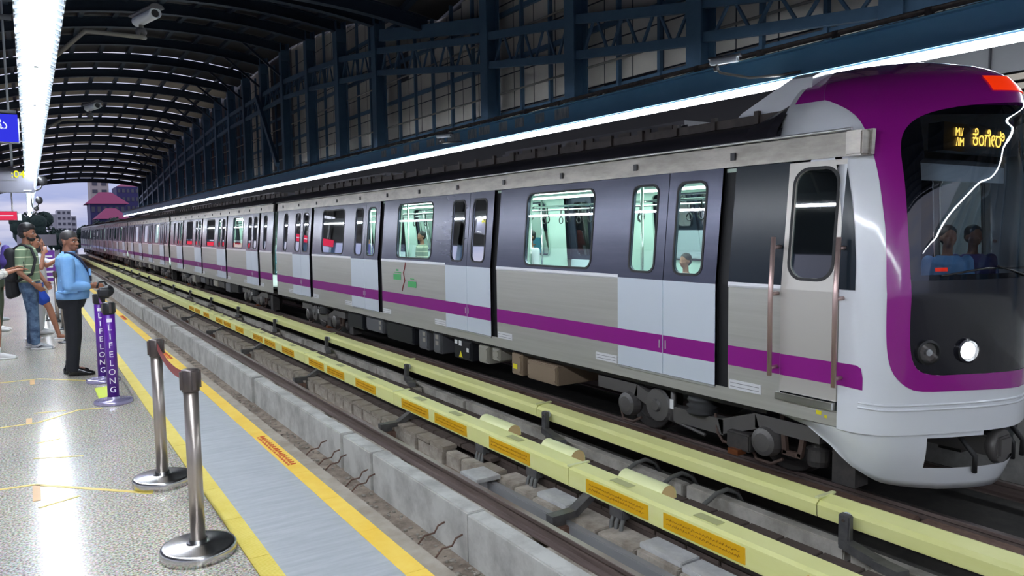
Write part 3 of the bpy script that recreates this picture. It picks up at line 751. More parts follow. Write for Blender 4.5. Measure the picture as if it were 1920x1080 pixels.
def build_car(y0, y1, doors, winds, lead, lab):
    """doors: list of (ya, yb) leaf openings whose dark pocket lies just before ya"""
    t = thing('metro_car', lab, 'train car', (CX, y0, -1.1), 'cars of the metro train')
    ys = y0 if not lead else 4.15
    for m in (1, -1):
        # skin intervals
        iv = []; cur = ys
        if lead: cur = 4.84
        for a, b in doors: iv.append((cur, a-.17)); cur = b
        iv.append((cur, y1))
        for i, (a, b) in enumerate(iv):
            if b-a < .01: continue
            low = MB(); up = MB(); st = MB(); bt = MB(); dk = MB(); ln = MB()
            plate(low, a, b, ZB, ZS, 0, m)
            ws = [w for w in winds if w[0] > a and w[1] < b]
            if lead and a == 4.84: plate(dk, a+.0, b, ZS+.02, ZT, .004, m, 0)
            if ws:
                for w in ws: pass
                edges = [a]+[ (p[1]+q[0])/2 for p, q in zip(ws, ws[1:])]+[b]
                for w, (e0, e1) in zip(ws, zip(edges, edges[1:])):
                    holed(up, e0, e1, ZS, ZT, (w[0], w[1], 1.10, 2.15), 0, m, 0, .12); holed(ln, e0, e1, .3, ZT, (w[0]-.03, w[1]+.03, 1.07, 2.18), -.07, m, 0, .12)
            else: plate(up, a, b, ZS, ZT, 0, m); plate(ln, a, b, .3, ZT, -.07, m)
            plate(st, a+.002, b-.002, .125, .34, .004, m); plate(bt, a, b, ZS-.02, ZS+.035, .012, m, 0, .012)
            low.build('lower_side_panel', 'steel_side', t); up.build('upper_side_panel', 'steel_upper', t); st.build('purple_stripe', 'purple', t); bt.build('waist_moulding', 'bright_trim', t); ln.build('inner_lining', 'recess' if (lead and b < 5.6) else 'liner', t)
            if dk.v: dk.build('dark_side_panel', 'dark_panel', t)
        for a, b in doors+([(4.2, 4.84)] if lead else []):
            low = MB(); plate(low, a-.17*(a > 4.3), b, ZB, -.13, 0, m); low.build('sill_panel', 'steel_side', t)
        ct = MB(); plate(ct, ys-(.18 if lead else 0), y1, ZT, ZC, .03, m, 0, .05); ct.build('cantrail', 'cantrail', t)
        gt = MB(); gt.tube([(CX-m*1.37, ys, ZC+.015), (CX-m*1.37, y1, ZC+.015)], .016, 6); gt.build('gutter', 'bright_trim', t)
        for w in winds: window(t, (w[0], w[1], 1.10, 2.15), 0, m, .12)
        for a, b in doors:
            rc = MB(); plate(rc, a-.17, a, -.14, ZT, -.045, m); 
            for yy in (a-.17,): 
                rc.quad(sp(yy, -.14, 0, m), sp(yy, 1.0, 0, m), sp(yy, 1.0, -.045, m), sp(yy, -.14, -.045, m)); rc.quad(sp(yy, 1.0, 0, m), sp(yy, ZT, 0, m), sp(yy, ZT, -.045, m), sp(yy, 1.0, -.045, m))
            rc.quad(sp(a, -.14, .018, m), sp(a, 1.0, .018, m), sp(a, 1.0, -.07, m), sp(a, -.14, -.07, m)); rc.quad(sp(a, 1.0, .018, m), sp(a, ZT, .018, m), sp(a, ZT, -.07, m), sp(a, 1.0, -.07, m))
            rc.build('door_pocket', 'recess', t)
            c = (a+b)/2
            for (p, q, wa, wb) in ((a, c-.006, a+.21, a+.21+.44), (c+.006, b, b-.21-.44, b-.21)):
                lf = MB(); plate(lf, p, q, -.13, ZS, .018, m, 1, .03); holed(lf, p, q, ZS, ZT, (wa+.02, wb-.0, 1.10, 2.13), .018, m, 0, .1)
                for yy in (p, q): lf.quad(sp(yy, ZS, .018, m), sp(yy, ZT, .018, m), sp(yy, ZT, -.02, m), sp(yy, ZS, -.02, m), 0)
                d = lf.build('door_leaf', ['steel_upper', 'door_lower'], t)
                window(d, (wa+.02, wb, 1.10, 2.13), .018, m, .1, 'door_window')
                s2 = MB(); plate(s2, p+.001, q-.001, .125, .34, .021, m); s2.build('purple_stripe', 'purple', d)
                hh = MB(); e = q-.045 if p == a else p+.045; plate(hh, e-.008, e+.008, .18, .28, .028, m, 0, .008); hh.build('door_pull', 'bright_trim', d)
            sl = MB(); plate(sl, a, b, -.155, -.135, .03, m, 0, .03); sl.build('door_sill', 'bright_trim', t)
            for (p, q) in ((a-.62, a-.2), (b+.03, b+.46)):
                if q < y1-.05 and p > ys:
                    vv = MB(); plate(vv, p, q, -.13, -.03, .012, m, 0, .012)
                    for zz in (-.10, -.06): plate(vv, p+.02, q-.02, zz-.0025, zz+.0025, .016, m, 1)
                    vv.build('vent_plate', ['vent_white', 'box_grey'], t)
        # rivets / lamps on the cantrail
        lm = MB(); k = ys+1.4
        while k < y1: lm.box(*sorted((CX-m*(sx_(2.38)+.03), CX-m*(sx_(2.38)+.05))), k-.03, k+.03, 2.34, 2.42); k += 1.55
        lm.build('marker_box', 'black', t)
    # floor, ceiling, interior
    MB().box(CX-1.36, CX+1.36, ys+.1, y1-.05, -.16, -.10).build('floor', 'inner_floor', t)
    MB().box(CX-1.28, CX+1.28, ys+1.3 if lead else ys+.1, y1-.05, 2.22, 2.26).build('ceiling', 'liner', t)
    c0 = ys+1.35 if lead else ys+.12
    mbx = MB(); mbx.box(CX-1.25, CX+1.25, c0-.04, c0, -.1, 2.25); mbx.box(CX-1.25, CX-.7, y1-.1, y1-.06, -.1, 2.25); mbx.box(CX+.7, CX+1.25, y1-.1, y1-.06, -.1, 2.25); mbx.build('end_bulkhead', 'liner', t)
    for sx in (-.62, .62): MB().box(CX+sx-.09, CX+sx+.09, c0+.2, y1-.3, 2.195, 2.215).build('ceiling_light', 'inner_light', t)
    segs = []; cur = c0+.1
    for a, b in doors: segs.append((cur, a-.3)); cur = b+.2
    segs.append((cur, y1-.3))
    for (a, b) in segs:
        if b-a < .8: continue
        for sgn in (-1, 1):
            sb = MB(); sb.box(CX+sgn*1.30, CX+sgn*.88, a, b, .28, .34); sb.box(CX+sgn*1.34, CX+sgn*1.27, a, b, .34, .85); sb.build('bench', 'seat', t)
        for yy in (a, b):
            for sgn in (-.85, .85):
                MB().tube([(CX+sgn, yy, -.1), (CX+sgn, yy, 2.2)], .02, 8).build('grab_pole', 'chrome', t)
    for sgn in (-.75, .75):
        MB().tube([(CX+sgn, c0+.1, 1.98), (CX+sgn, y1-.2, 1.98)], .018, 6).build('overhead_rail', 'chrome', t)
        if lead:
            k = c0+.5
            while k < 15:
                hg = MB(); hg.tube([(CX+sgn, k, 1.98), (CX+sgn, k, 1.84)], .012, 6); hg.tube([(CX+sgn, k+.06*math.cos(q*PI/5), 1.78+.06*math.sin(q*PI/5)) for q in range(11)], .010, 6); hg.build('strap', 'black', t); k += .55
    # roof
    prof = [(-1.37, 2.50), (-1.32, 2.58), (-1.18, 2.68), (-.95, 2.75), (-.6, 2.80), (0, 2.82), (.6, 2.80), (.95, 2.75), (1.18, 2.68), (1.32, 2.58), (1.37, 2.50)]
    r0 = 5.0 if lead else y0
    mb = MB(); mb.strip([(CX+a, r0, b) for a, b in prof], [(CX+a, y1, b) for a, b in prof])
    for yy in (r0, y1): mb.add([(CX+a, yy, b) for a, b in prof], [list(range(len(prof)))])
    mb.build('roof_skin', 'train_roof', t)
    for sgn in (-1, 1):
        lg = MB(); ya = r0+.25
        lg.box(CX+sgn*.92, CX+sgn*.80, ya, y1-.4, 2.76, 2.86)
        k = ya+.3
        while k < y1-.5: lg.box(CX+sgn*.95, CX+sgn*.90, k, k+.06, 2.76, 2.90); k += .62
        lg.build('roof_ledge', 'roof_ledge', t)
    L = y1-r0
    for a, b in ((.10, .34), (.62, .86)):
        ac = MB(); ac.box(CX-.78, CX+.78, r0+L*a, r0+L*b, 2.78, 2.98, 0, .06)
        for k in range(10): ac.box(CX-.80, CX-.775, r0+L*a+.2+k*.4, r0+L*a+.45+k*.4, 2.83, 2.93, 1)
        ac.build('air_conditioner', ['train_roof', 'roof_ledge'], t)
    # underframe
    MB().box(CX-1.25, CX+1.25, ys+1.0 if lead else ys+.2, y1-.2, -.38, -.26).build('underframe', 'under_dark', t)
    bogs = ([6.3, y1-3.4] if lead else [y0+3.4, y1-3.4])
    for by in bogs: bogie(t, by)
    under_boxes(t, bogs[0]+1.9, bogs[1]-1.9, lead)
    return t
def bogie(t, y):
    for m in (1, -1):
        X = lambda d: CX-m*d
        s = MB()
        s.bar((X(1.12), y-1.75, -.50), (X(1.12), y-.95, -.50), .14, .16); s.bar((X(1.12), y+.95, -.50), (X(1.12), y+1.75, -.50), .14, .16)
        s.bar((X(1.12), y-.98, -.50), (X(1.12), y-.45, -.68), .14, .17); s.bar((X(1.12), y+.98, -.50), (X(1.12), y+.45, -.68), .14, .17); s.bar((X(1.12), y-.5, -.68), (X(1.12), y+.5, -.68), .14, .18)
        b = s.build('bogie_frame', 'under_mid', t)
        for wy in (y-1.1, y+1.1):
            MB().lathe((X(.76), wy, -.68), [(.30, m*.12), (.445, m*.115), (.445, m*.09), (.418, m*.075), (.415, -m*.04), (.40, -m*.05), (.30, -m*.05), (.28, -m*.03), (.10, -m*.03), (.10, -m*.10)], 28, axis='x', smooth=False).build('wheel', 'under_dark', b)
            MB().lathe((X(1.14), wy, -.70), [(.15, .06), (.17, 0), (.15, -m*.11), (.10, -m*.13), (.05, -m*.135)], 20, axis='x', smooth=False).build('axle_box', 'under_mid', b)
            sm = MB()
            for k in range(4): sm.lathe((X(1.02), wy+(.22 if wy < y else -.22), -.62+k*.05), [(.075, 0), (.09, .012), (.09, .03), (.075, .042)], 14)
            sm.build('primary_spring', 'under_dark', b)
            MB().tube([(X(1.14), wy-.18, -.86), (X(1.16), wy-.05, -.94), (X(1.16), wy+.15, -.94), (X(1.12), wy+.25, -.82)], .02, 6).build('brake_pipe', 'under_brown', b)
        sm = MB()
        sm.lathe((X(1.12), y-.12, -.60), [(.17, 0), (.19, .03), (.15, .06), (.19, .10), (.15, .13), (.18, .17), (.16, .22)], 18)
        sm.build('air_spring', 'black_rubber', b)
        MB().tube([(X(1.16), y+.32, -.32), (X(1.16), y+.32, -.78)], [.03, .045], 10).build('damper', 'under_mid', b)
        MB().box(*sorted((X(1.195), X(1.205))), y+.28, y+.34, -.62, -.50).build('reflector', 'label_white', b)
        MB().tube([(X(1.13), y+.95, -.42), (X(1.16), y+.75, -.72), (X(1.16), y+.1, -.80), (X(1.16), y-.2, -.84)], .022, 6).build('air_hose', 'under_mid', b)
        MB().tube([(X(1.15), y-.35, -.55), (X(1.19), y-.42, -.75), (X(1.19), y-.5, -.84), (X(1.19), y-.68, -.84)], .018, 6).build('cable', 'under_brown', b)
        MB().box(*sorted((X(1.10), X(1.28))), y-.95, y-.62, -.86, -.66, bev=.02).build('shoe_gear', 'under_dark', b)
        MB().box(*sorted((X(1.2), X(1.34))), y-.84, y-.70, -.90, -.84).build('collector_shoe', 'copper', b)
        MB().lathe((X(1.16), y+.55, -.62), [(.20, 0), (.22, -m*.03), (.20, -m*.06), (.08, -m*.07), (.06, -m*.10)], 20, axis='x', smooth=False).build('brake_disc', 'under_mid', b)
        fr = MB(); fr.bar((X(1.15), y-1.28, -.32), (X(1.15), y-1.32, -.78), .05, .05); fr.bar((X(1.15), y-1.58, -.32), (X(1.15), y-1.5, -.78), .05, .05); fr.bar((X(1.15), y-1.28, -.34), (X(1.15), y-1.58, -.34), .05, .05); fr.bar((X(1.15), y-1.3, -.77), (X(1.15), y-1.52, -.77), .05, .05)
        fr.build('step_bracket', 'under_brown', b)
        MB().lathe((X(1.02), y-1.62, -.86), [(.10, 0), (.12, .06), (.12, .18), (.07, .2), (.07, .3)], 16, smooth=False).build('lifeguard', 'under_dark', b)
        MB().box(*sorted((X(.9), X(1.12))), y-2.1, y-1.85, -.95, -.45).build('antenna_box', 'under_dark', b)
def under_boxes(t, a, b, lead):
    # (y0, y1, z0, z1, material)
    if lead:
        L = [(8.89, 9.70, -.72, -.42, 'box_tan'), (9.84, 10.15, -.72, -.36, 'box_tan'), (10.52, 10.76, -.58, -.36, 'box_beige'), (10.88, 11.22, -.68, -.37, 'box_beige'), (11.46, 12.12, -.72, -.36, 'box_black'),
             (12.62, 12.96, -.74, -.32, 'box_grey'), (13.18, 13.60, -.74, -.32, 'box_grey'), (13.85, 15.2, -.72, -.34, 'box_black'), (15.4, 16.4, -.66, -.34, 'box_grey'), (16.6, 17.6, -.7, -.34, 'box_black')]
    else:
        L = []; y = a; r = random.Random(int(a*7)); k = 0
        while y < b-.6:
            w = r.uniform(.5, 1.4); L.append((y, min(b, y+w), -.72+r.uniform(0, .12), -.34, ['box_black', 'box_grey', 'under_dark', 'box_beige', 'box_black'][k % 5])); y += w+.18; k += 1
    for (p, q, z0, z1, mm) in L:
        x = MB(); x.box(CX-1.28, CX-.4, p, q, z0, z1, 0, .015)
        o = x.build('equipment_box', mm, t)
        f = MB(); f.box(CX-1.295, CX-1.278, p+.03, q-.03, z0+.03, z1-.03, 0, .006)
        for (yy, zz) in ((p+.06, z0+.06), (q-.06, z0+.06), (p+.06, z1-.06), (q-.06, z1-.06)): f.lathe((CX-1.295, yy, zz), [(.012, 0), (.012, -.008)], 8, axis='x')
        f.build('lid', mm, o)
        if lead and mm == 'box_black' and p < 12:
            s = MB(); s.box(CX-1.302, CX-1.296, q-.16, q-.06, -.45, -.38); s.box(CX-1.302, CX-1.296, q-.32, q-.22, -.47, -.38); s.box(CX-1.302, CX-1.296, p+.08, p+.16, -.56, -.49); s.build('white_label', 'label_white', o)
            s = MB(); s.add([(CX-1.303, q-.22, -.68), (CX-1.303, q-.36, -.68), (CX-1.303, q-.29, -.56)], [(0,1,2)]); s.build('warning_triangle', 'label_yellow', o)
        if lead and mm == 'box_grey':
            s = MB(); s.box(CX-1.302, CX-1.296, p+.10, p+.22, -.46, -.38); s.box(CX-1.302, CX-1.296, p+.10, p+.22, -.58, -.50); s.build('white_label', 'box_beige', o)
        if lead and abs(p-9.84) < .1:
            s = MB(); s.box(CX-1.302, CX-1.296, p+.12, p+.24, -.62, -.54); s.build('yellow_label', 'label_yellow', o)
    for m in (1, -1):
        MB().tube([(CX-m*1.1, a, -.40), (CX-m*1.1, b, -.40)], .03, 6).build('brake_pipe', 'under_mid', t)

D1 = [(5.69, 7.32), (10.49, 12.08), (15.21, 16.83), (19.92, 21.5)]
W1 = [(7.93, 9.52), (12.72, 14.28), (17.45, 19.0), (22.15, 22.5)]
car1 = build_car(3.3, 23.2, D1, W1, True, 'leading metro car with purple framed nose and lit headlight')
# --- nose of the leading car
ORG = Vector(car1.location)
TAB=[(1,0),(.993,.139),(.965,.278),(.924,.392),(.84,.506),(.722,.62),(.549,.76),(.375,.885),(.201,.99),(0,1.05)]
def lerp_tab(t,v):
    """smooth monotone cubic through the table"""
    m=len(t)
    if v<=t[0][0]: return t[0][1]
    if v>=t[-1][0]: return t[-1][1]
    i=0
    while v>t[i+1][0]: i+=1
    d=[(t[k+1][1]-t[k][1])/(t[k+1][0]-t[k][0]) for k in range(m-1)]
    def tan_(k):
        if k==0: return d[0]
        if k==m-1: return d[-1]
        return 0 if d[k-1]*d[k]<=0 else 2*d[k-1]*d[k]/(d[k-1]+d[k])
    h=t[i+1][0]-t[i][0]; u=(v-t[i][0])/h; a,b=tan_(i)*h,tan_(i+1)*h
    return (2*u**3-3*u*u+1)*t[i][1]+(u**3-2*u*u+u)*a+(3*u*u-2*u**3)*t[i+1][1]+(u**3-u*u)*b
HW=[(-.9,1.36),(-.4,1.44),(1,1.44),(2.3,1.33),(2.5,1.29),(2.7,1.22),(2.85,1.12),(3.0,.98),(3.1,.82),(3.2,.6),(3.27,.35),(3.3,.02)]
DP=[(-.4,.80),(0.2,.83),(1,.84),(1.5,.88),(2.0,.96),(2.3,1.02),(2.5,1.08),(2.7,1.16),(2.85,1.18),(3.0,1.15),(3.1,1.06),(3.2,.88),(3.27,.64),(3.3,.4)]
YB=[(1,4.14),(1.5,4.19),(2.0,4.27),(2.3,4.35),(2.5,4.43),(2.7,4.53),(2.85,4.61),(3.0,4.70),(3.1,4.78),(3.17,4.86),(3.2,4.92)]
def nose(s,z):
    # s: -1..0 straight back part (top hood only), 0..1 corner to centre, 1..2 mirrored, 2..3 straight back
    m=1
    if s>1: s=2-s; m=-1
    a=lerp_tab(HW,z); b=lerp_tab(DP,z)
    if s<=0: x,y=1,s
    else:
        n=len(TAB)-1; q=s*n; i=min(n-1,int(q)); f=q-i
        P=lambda k: TAB[max(0,min(n,k))]
        p0,p1,p2,p3=(P(i-1) if i>0 else (1,-.14)),P(i),P(i+1),(P(i+2) if i+2<=n else (-.201,.99))
        def cr(k): return .5*((2*p1[k])+(-p0[k]+p2[k])*f+(2*p0[k]-5*p1[k]+4*p2[k]-p3[k])*f*f+(-p0[k]+3*p1[k]-3*p2[k]+p3[k])*f**3)
        x,y=cr(0),cr(1)
    yb=lerp_tab(YB,z)
    Y=yb-b*y if s>0 else yb+(-s)*(5.0-yb)
    return (7.79-m*a*x,Y,z)

_nose = nose
def NS(s, z, off=0):
    p = Vector(_nose(s, z))
    if off:
        a = Vector(_nose(s+.02, z))-Vector(_nose(s-.02, z)); b = Vector(_nose(s, min(3.29, z+.02)))-Vector(_nose(s, z-.02))
        n = a.cross(b).normalized()
        if n.dot(Vector((CX, 6.2, 1.2))-p) > 0: n = -n
        p = p+n*off
    return p
# white shell, built as a grid; the cockpit opening is left out so one can see in
SI = [0, .04, .08, .12, .16, .20, .24, .28, .32, .36, .40, .44, .48, .52, .56, .6, .65, .7, .75, .8, .85, .9, .95, 1.0]
SI = SI+[2-s for s in SI[-2::-1]]
ZI = [-.30, -.22, -.1, 0, .12, .24, .36, .5, .65, .8, .95, 1.08, 1.2, 1.35, 1.5, 1.65, 1.8, 1.95, 2.1, 2.25, 2.4, 2.5, 2.6, 2.7, 2.78, 2.86, 2.94, 3.0, 3.06, 3.11, 3.16, 3.2, 3.24, 3.27, 3.295]
mb = MB(); V = {}
def open_(s, z): 
    s = s if s <= 1 else 2-s
    return s > .50 and 1.10 <= z < 2.66
def gv(i, j):
    if (i, j) not in V: V[(i, j)] = len(mb.v); mb.v.append(tuple(NS(SI[i], ZI[j])))
    return V[(i, j)]
for j in range(len(ZI)-1):
    for i in range(len(SI)-1):
        sm = (SI[i]+SI[i+1])/2; zm = (ZI[j]+ZI[j+1])/2
        if open_(sm, zm): continue
        mb.f.append([gv(i, j), gv(i+1, j), gv(i+1, j+1), gv(i, j+1)]); mb.m.append(0); mb.sm.append(True)
# straight upper sides back to the roof, above the cantrail
ZH = [z for z in ZI if z >= 2.49]
for m in (0, 2):
    for z0, z1 in zip(ZH, ZH[1:]):
        def E(z, f): p = Vector(_nose(m, z)); return (p.x, lerp(p.y, 5.02, f), z)
        mb.add([E(z0, 0), E(z0, 1), E(z1, 1), E(z1, 0)], [(0,1,2,3)], 0, True)
    for z0, z1 in zip(ZI, ZI[1:]):
        if z1 <= 2.5:
            p0 = Vector(_nose(m, z0)); p1 = Vector(_nose(m, z1))
            mb.add([tuple(p0), (p0.x, 4.2, z0), (p1.x, 4.2, z1), tuple(p1)], [(0,1,2,3)], 0, True)
            if z0 > 2.24: mb.add([tuple(p0), (p0.x, 4.6, z0), (p1.x, 4.6, z1), tuple(p1)], [(0,1,2,3)], 0, True)
mb.add([(_nose(0, z)[0], 5.02, z) for z in ZH]+[(_nose(2, z)[0], 5.02, z) for z in ZH[::-1]], [list(range(2*len(ZH)))], 0)
shell = mb.build('nose_shell', 'nose_white', car1, merge=.0008)
def resample(P, n):
    P = [Vector(p) for p in P]; L = [0]
    for a, b in zip(P, P[1:]): L.append(L[-1]+(b-a).length)
    out = []
    for k in range(n):
        d = L[-1]*k/(n-1); i = 0
        while i < len(L)-2 and L[i+1] < d: i += 1
        out.append(P[i].lerp(P[i+1], (d-L[i])/max(1e-9, L[i+1]-L[i])))
    return out
def smoothp(P, it=2):
    for _ in range(it):
        Q = [P[0]]
        for a, b in zip(P, P[1:]): Q += [a.lerp(b, .25), a.lerp(b, .75)]
        Q.append(P[-1]); P = Q
    return P
def V2(L): return smoothp([Vector((a, b, 0)) for a, b in L])
# half outlines (s, z) from bottom centre up the left side to the top centre
OUT = V2([(1.0, .08), (.72, .10), (.54, .10), (.455, .17), (.38, .30), (.345, .52), (.34, .96), (.345, 1.5), (.32, 1.82), (.285, 2.22), (.25, 2.52), (.18, 2.70), (.06, 2.82), (.0, 2.86)])
INN = V2([(1.0, .245), (.72, .25), (.59, .25), (.52, .32), (.49, .48), (.485, .76), (.49, 1.06), (.475, 1.48), (.455, 1.96), (.44, 2.30), (.47, 2.48), (.56, 2.62), (.70, 2.70), (1.0, 2.735)])
def both(P, mirror): return [Vector((2-p.x, p.y, 0)) for p in P] if mirror else P
def patch(A, B, n, k, off, mb, mi=0):
    """surface between outlines A and B, draped on the nose"""
    A = resample(A, n); B = resample(B, n); rows = []
    for r in range(k+1): rows.append([NS(a.lerp(b, r/k).x, a.lerp(b, r/k).y, off) for a, b in zip(A, B)])
    for P, Q in zip(rows, rows[1:]): mb.strip(P, Q, mi)
mb = MB()
for mir in (0, 1):
    patch(both(OUT, mir), both(INN, mir), 70, 6, .006, mb)
# forehead above the windscreen back over the hood
tops = [2.70, 2.74, 2.78, 2.82, 2.86, 2.9, 2.94, 2.98, 3.02, 3.06, 3.1, 3.14, 3.18, 3.22, 3.25, 3.275, 3.29]
srow = [i/30 for i in range(0, 61)]
for z0, z1 in zip(tops, tops[1:]):
    lo = [ramp([(2.52, .25), (2.70, .18), (2.82, .06), (2.86, 0)], z) for z in (z0, z1)]
    mb.strip([NS(lo[0]+(2-2*lo[0])*i/60, z0, .005) for i in range(61)], [NS(lo[1]+(2-2*lo[1])*i/60, z1, .005) for i in range(61)])
for m in (0, 2):
    for z0, z1 in zip(tops, tops[1:]):
        if z0 < 2.85: continue
        p0, p1 = NS(m, z0), NS(m, z1); o_x = -.006 if m == 0 else .006
        mb.add([(p0.x+o_x, p0.y, z0), (p0.x+o_x, 4.95, z0+.005), (p1.x+o_x, 4.95, z1+.005), (p1.x+o_x, p1.y, z1)], [(0,1,2,3)], 0, True)
mb.build('purple_nose_frame', 'nose_purple', car1, merge=.0008)
# lower black mask and windscreen
def split(P, z): return [p for p in P if p.y <= z], [p for p in P if p.y >= z]
lo, hi = split(INN, 1.10)
mb = MB()
for mir in (0, 1):
    A = both([Vector((p.x, p.y, 0)) for p in lo]+[Vector((.49, 1.12, 0))], mir); B = [Vector((1, p.y, 0)) for p in A]
    A = resample(A, 30)
    B = [Vector((1, a.y, 0)) for a in A]
    rows = [[NS(a.lerp(b, r/12).x, a.y, .006) for a, b in zip(A, B)] for r in range(13)]
    for P, Q in zip(rows, rows[1:]): mb.strip(P, Q)
mb.build('lower_mask', 'nose_black', car1, merge=.0008)
mb = MB()
for mir in (0, 1):
    A = resample(both([Vector((.49, 1.12, 0))]+hi, mir), 110)
    rows = [[NS(lerp(a.x, 1, r/36), a.y, .007) for a in A] for r in range(37)]
    for P, Q in zip(rows, rows[1:]): mb.strip(P, Q)
wsn = mb.build('windscreen', 'windscreen', car1, merge=.0008)
mb = MB()    # black border printed round the glass
for mir in (0, 1):
    A = resample(both([Vector((.49, 1.12, 0))]+hi, mir), 60)
    Bi = []
    for a in A:
        s = a.x if a.x <= 1 else 2-a.x
        s2 = max(s, .54) if a.y < 2.2 else max(s, .56); z2 = min(max(a.y, 1.16), 2.62); Bi.append(Vector((s2 if a.x <= 1 else 2-s2, z2, 0)))
    mb.strip([NS(a.x, a.y, .003) for a in A], [NS(b.x, b.y, .003) for b in Bi])
mb.strip([NS(.49+i*.051, 1.11, .004) for i in range(21)], [NS(.49+i*.051, 1.17, .004) for i in range(21)])
mb.build('glass_border', 'nose_black', wsn)
# lights on the nose
for s, lit in ((.575, 0), (.735, 1), (1.265, 1), (1.425, 0)):
    p = NS(s, .47, .004); q = NS(s, .47, .06); d = (q-p).normalized(); e = d.cross(Vector((0,0,1))).normalized(); u = e.cross(d)
    def ring(r, h): return [p+d*h+(e*math.cos(2*PI*k/20)+u*math.sin(2*PI*k/20))*r for k in range(20)]
    mb = MB(); mb.strip(ring(.115, .0), ring(.115, .03), 0, True); mb.strip(ring(.115, .03), ring(.095, .035), 0, True); mb.strip(ring(.095, .035), ring(.08, .0), 0, True)
    hl = mb.build('headlamp', 'black' if not lit else 'nose_black', car1)
    mb = MB(); mb.add(ring(.082, .012), [list(range(20))]); mb.build('reflector', 'chrome' if not lit else 'nose_white', hl)
    mb = MB(); mb.add(ring(.055 if lit else .03, .032), [list(range(20))]); mb.build('bulb', 'headlight' if lit else 'fixture_white', hl)
    
    if not lit: mb = MB(); mb.add(ring(.10, .034), [list(range(20))]); mb.build('lens', 'lens', hl)
mb = MB()
for r in range(6):
    z0_, z1_ = 2.84+.025*r, 2.865+.025*r
    mb.strip([NS(.86+.28*k/12, z0_, .014) for k in range(13)], [NS(.86+.28*k/12, z1_, .014) for k in range(13)])
mb.build('marker_light', 'marker_red', car1, merge=.0008)
# body crease and trim lines near the bottom of the nose
mb = MB()
for off, z in ((.014, -.02), (.012, -.065)):
    SS = [.14+k*.04 for k in range(44)]
    zz = lambda s: z+.05*max(0, .35-(s if s < 1 else 2-s))
    mb.tube([NS(s, zz(s), .002) for s in SS], .011, 6)
mb.build('body_crease', 'nose_white', car1)
# stripe end, quarter window
for m in (0, 2):
    sgn = 1 if m == 0 else -1; f = (lambda s: s) if m == 0 else (lambda s: 2-s)
    mb = MB(); pts = [(-.0, .125, .34), (.06, .12, .34), (.12, .115, .335), (.155, .11, .31), (.17, .11, .22)]
    mb.strip([(CX-sgn*(1.44+.006), 4.21, .125), (CX-sgn*(1.446), 4.14, .125)]+[NS(f(a), b, .006) for a, b, c in pts[1:]], [(CX-sgn*(1.446), 4.21, .34), (CX-sgn*(1.446), 4.14, .34)]+[NS(f(a), c, .006) for a, b, c in pts[1:]])
    mb.build('purple_stripe', 'purple', car1)
    mb = MB(); zs = [1.03+1.13*k/14 for k in range(15)]; ye_ = [ramp([(1.03, 4.04), (1.3, 4.045), (1.6, 4.08), (1.9, 4.135), (2.16, 4.20)], z) for z in zs]
    def sY(z, Y):
        lo_, hi_ = -.5, 1.0
        for _ in range(40):
            md = (lo_+hi_)/2
            if _nose(md, z)[1] > Y: lo_ = md
            else: hi_ = md
        return lo_
    for r in range(4): mb.strip([NS(f(sY(z, lerp(4.204, e, r/4))), z, .006) for z, e in zip(zs, ye_)], [NS(f(sY(z, lerp(4.204, e, (r+1)/4))), z, .006) for z, e in zip(zs, ye_)])
    mb.build('quarter_window', 'dark_panel', car1)
    # cab door
    M1 = 1 if m == 0 else -1
    mb = MB(); plate(mb, 4.205, 4.835, -.04, ZS, .016, M1, 0, .03); holed(mb, 4.205, 4.835, ZS, 2.25, (4.29, 4.75, 1.12, 2.17), .016, M1, 0, .15)
    cd = mb.build('cab_door', 'cab_steel', car1)
    window(cd, (4.29, 4.75, 1.12, 2.17), .016, M1, .15, 'door_window')
    mb = MB(); plate(mb, 4.221, 4.829, .125, .34, .02, M1); mb.build('purple_stripe', 'purple', cd)
    MB().box(*sorted((CX-M1*1.44, CX-M1*1.50)), 4.22, 4.86, -.12, -.05).build('footstep', 'chrome', car1)
    for yy in (4.16, 4.88):
        mb = MB(); mb.tube([(CX-M1*1.56, yy, .12), (CX-M1*1.56, yy, .95), (CX-M1*1.52, yy, 1.52)], .024, 10)
        for zz in (.2, .95, 1.42): mb.tube([(CX-M1*(1.57 if zz < 1 else 1.54), yy, zz), (CX-M1*(1.44 if zz < 1.1 else 1.40), yy, zz)], .02, 8)
        mb.build('handrail', 'handrail', car1)
    MB().box(*sorted((CX-M1*(1.26), CX-M1*(1.46))), 3.99, 4.16, 2.26, 2.49, bev=.015).build('cantrail_end', 'cantrail', car1)
# lower apron with coupler opening
def AP(s, v):     # v 0 top .. 1 bottom
    zt = -.27; x = min(s, 2-s)
    zb = ramp([(-.8, -.32), (-.3, -.40), (0, -.56), (.2, -.72), (.4, -.82), (.7, -.90), (1, -.92)], x)
    z = lerp(zt, zb, v); ins = 1-.06*v-.05*v*v
    p = Vector(_nose(max(0, min(2, s)), max(z, -.3)))
    if s < 0: p.y += -s*1.0
    if s > 2: p.y += (s-2)*1.0
    back = .25*v*v
    return Vector((CX+(p.x-CX)*ins*.985, p.y+.02+back*.6, z))
SA = [-.8+.05*k for k in range(0, 73)]; mb = MB(); NV = 8
for a, b in zip(SA, SA[1:]):
    for v in range(NV):
        q = (a+b)/2; x = min(q, 2-q); vm = (v+.5)/NV
        if x > .62 and vm < .66 and vm > (0 if x > .86 else .12): continue
        mb.add([AP(a, v/NV), AP(b, v/NV), AP(b, (v+1)/NV), AP(a, (v+1)/NV)], [(0,1,2,3)], 0, True)
        w = .03
        if v == NV-1: mb.add([AP(a, 1), AP(b, 1), AP(b, 1)+Vector((0, .06, .02)), AP(a, 1)+Vector((0, .06, .02))], [(0,1,2,3)], 0, True)
ap = mb.build('front_apron', 'nose_white', car1, merge=.0008)
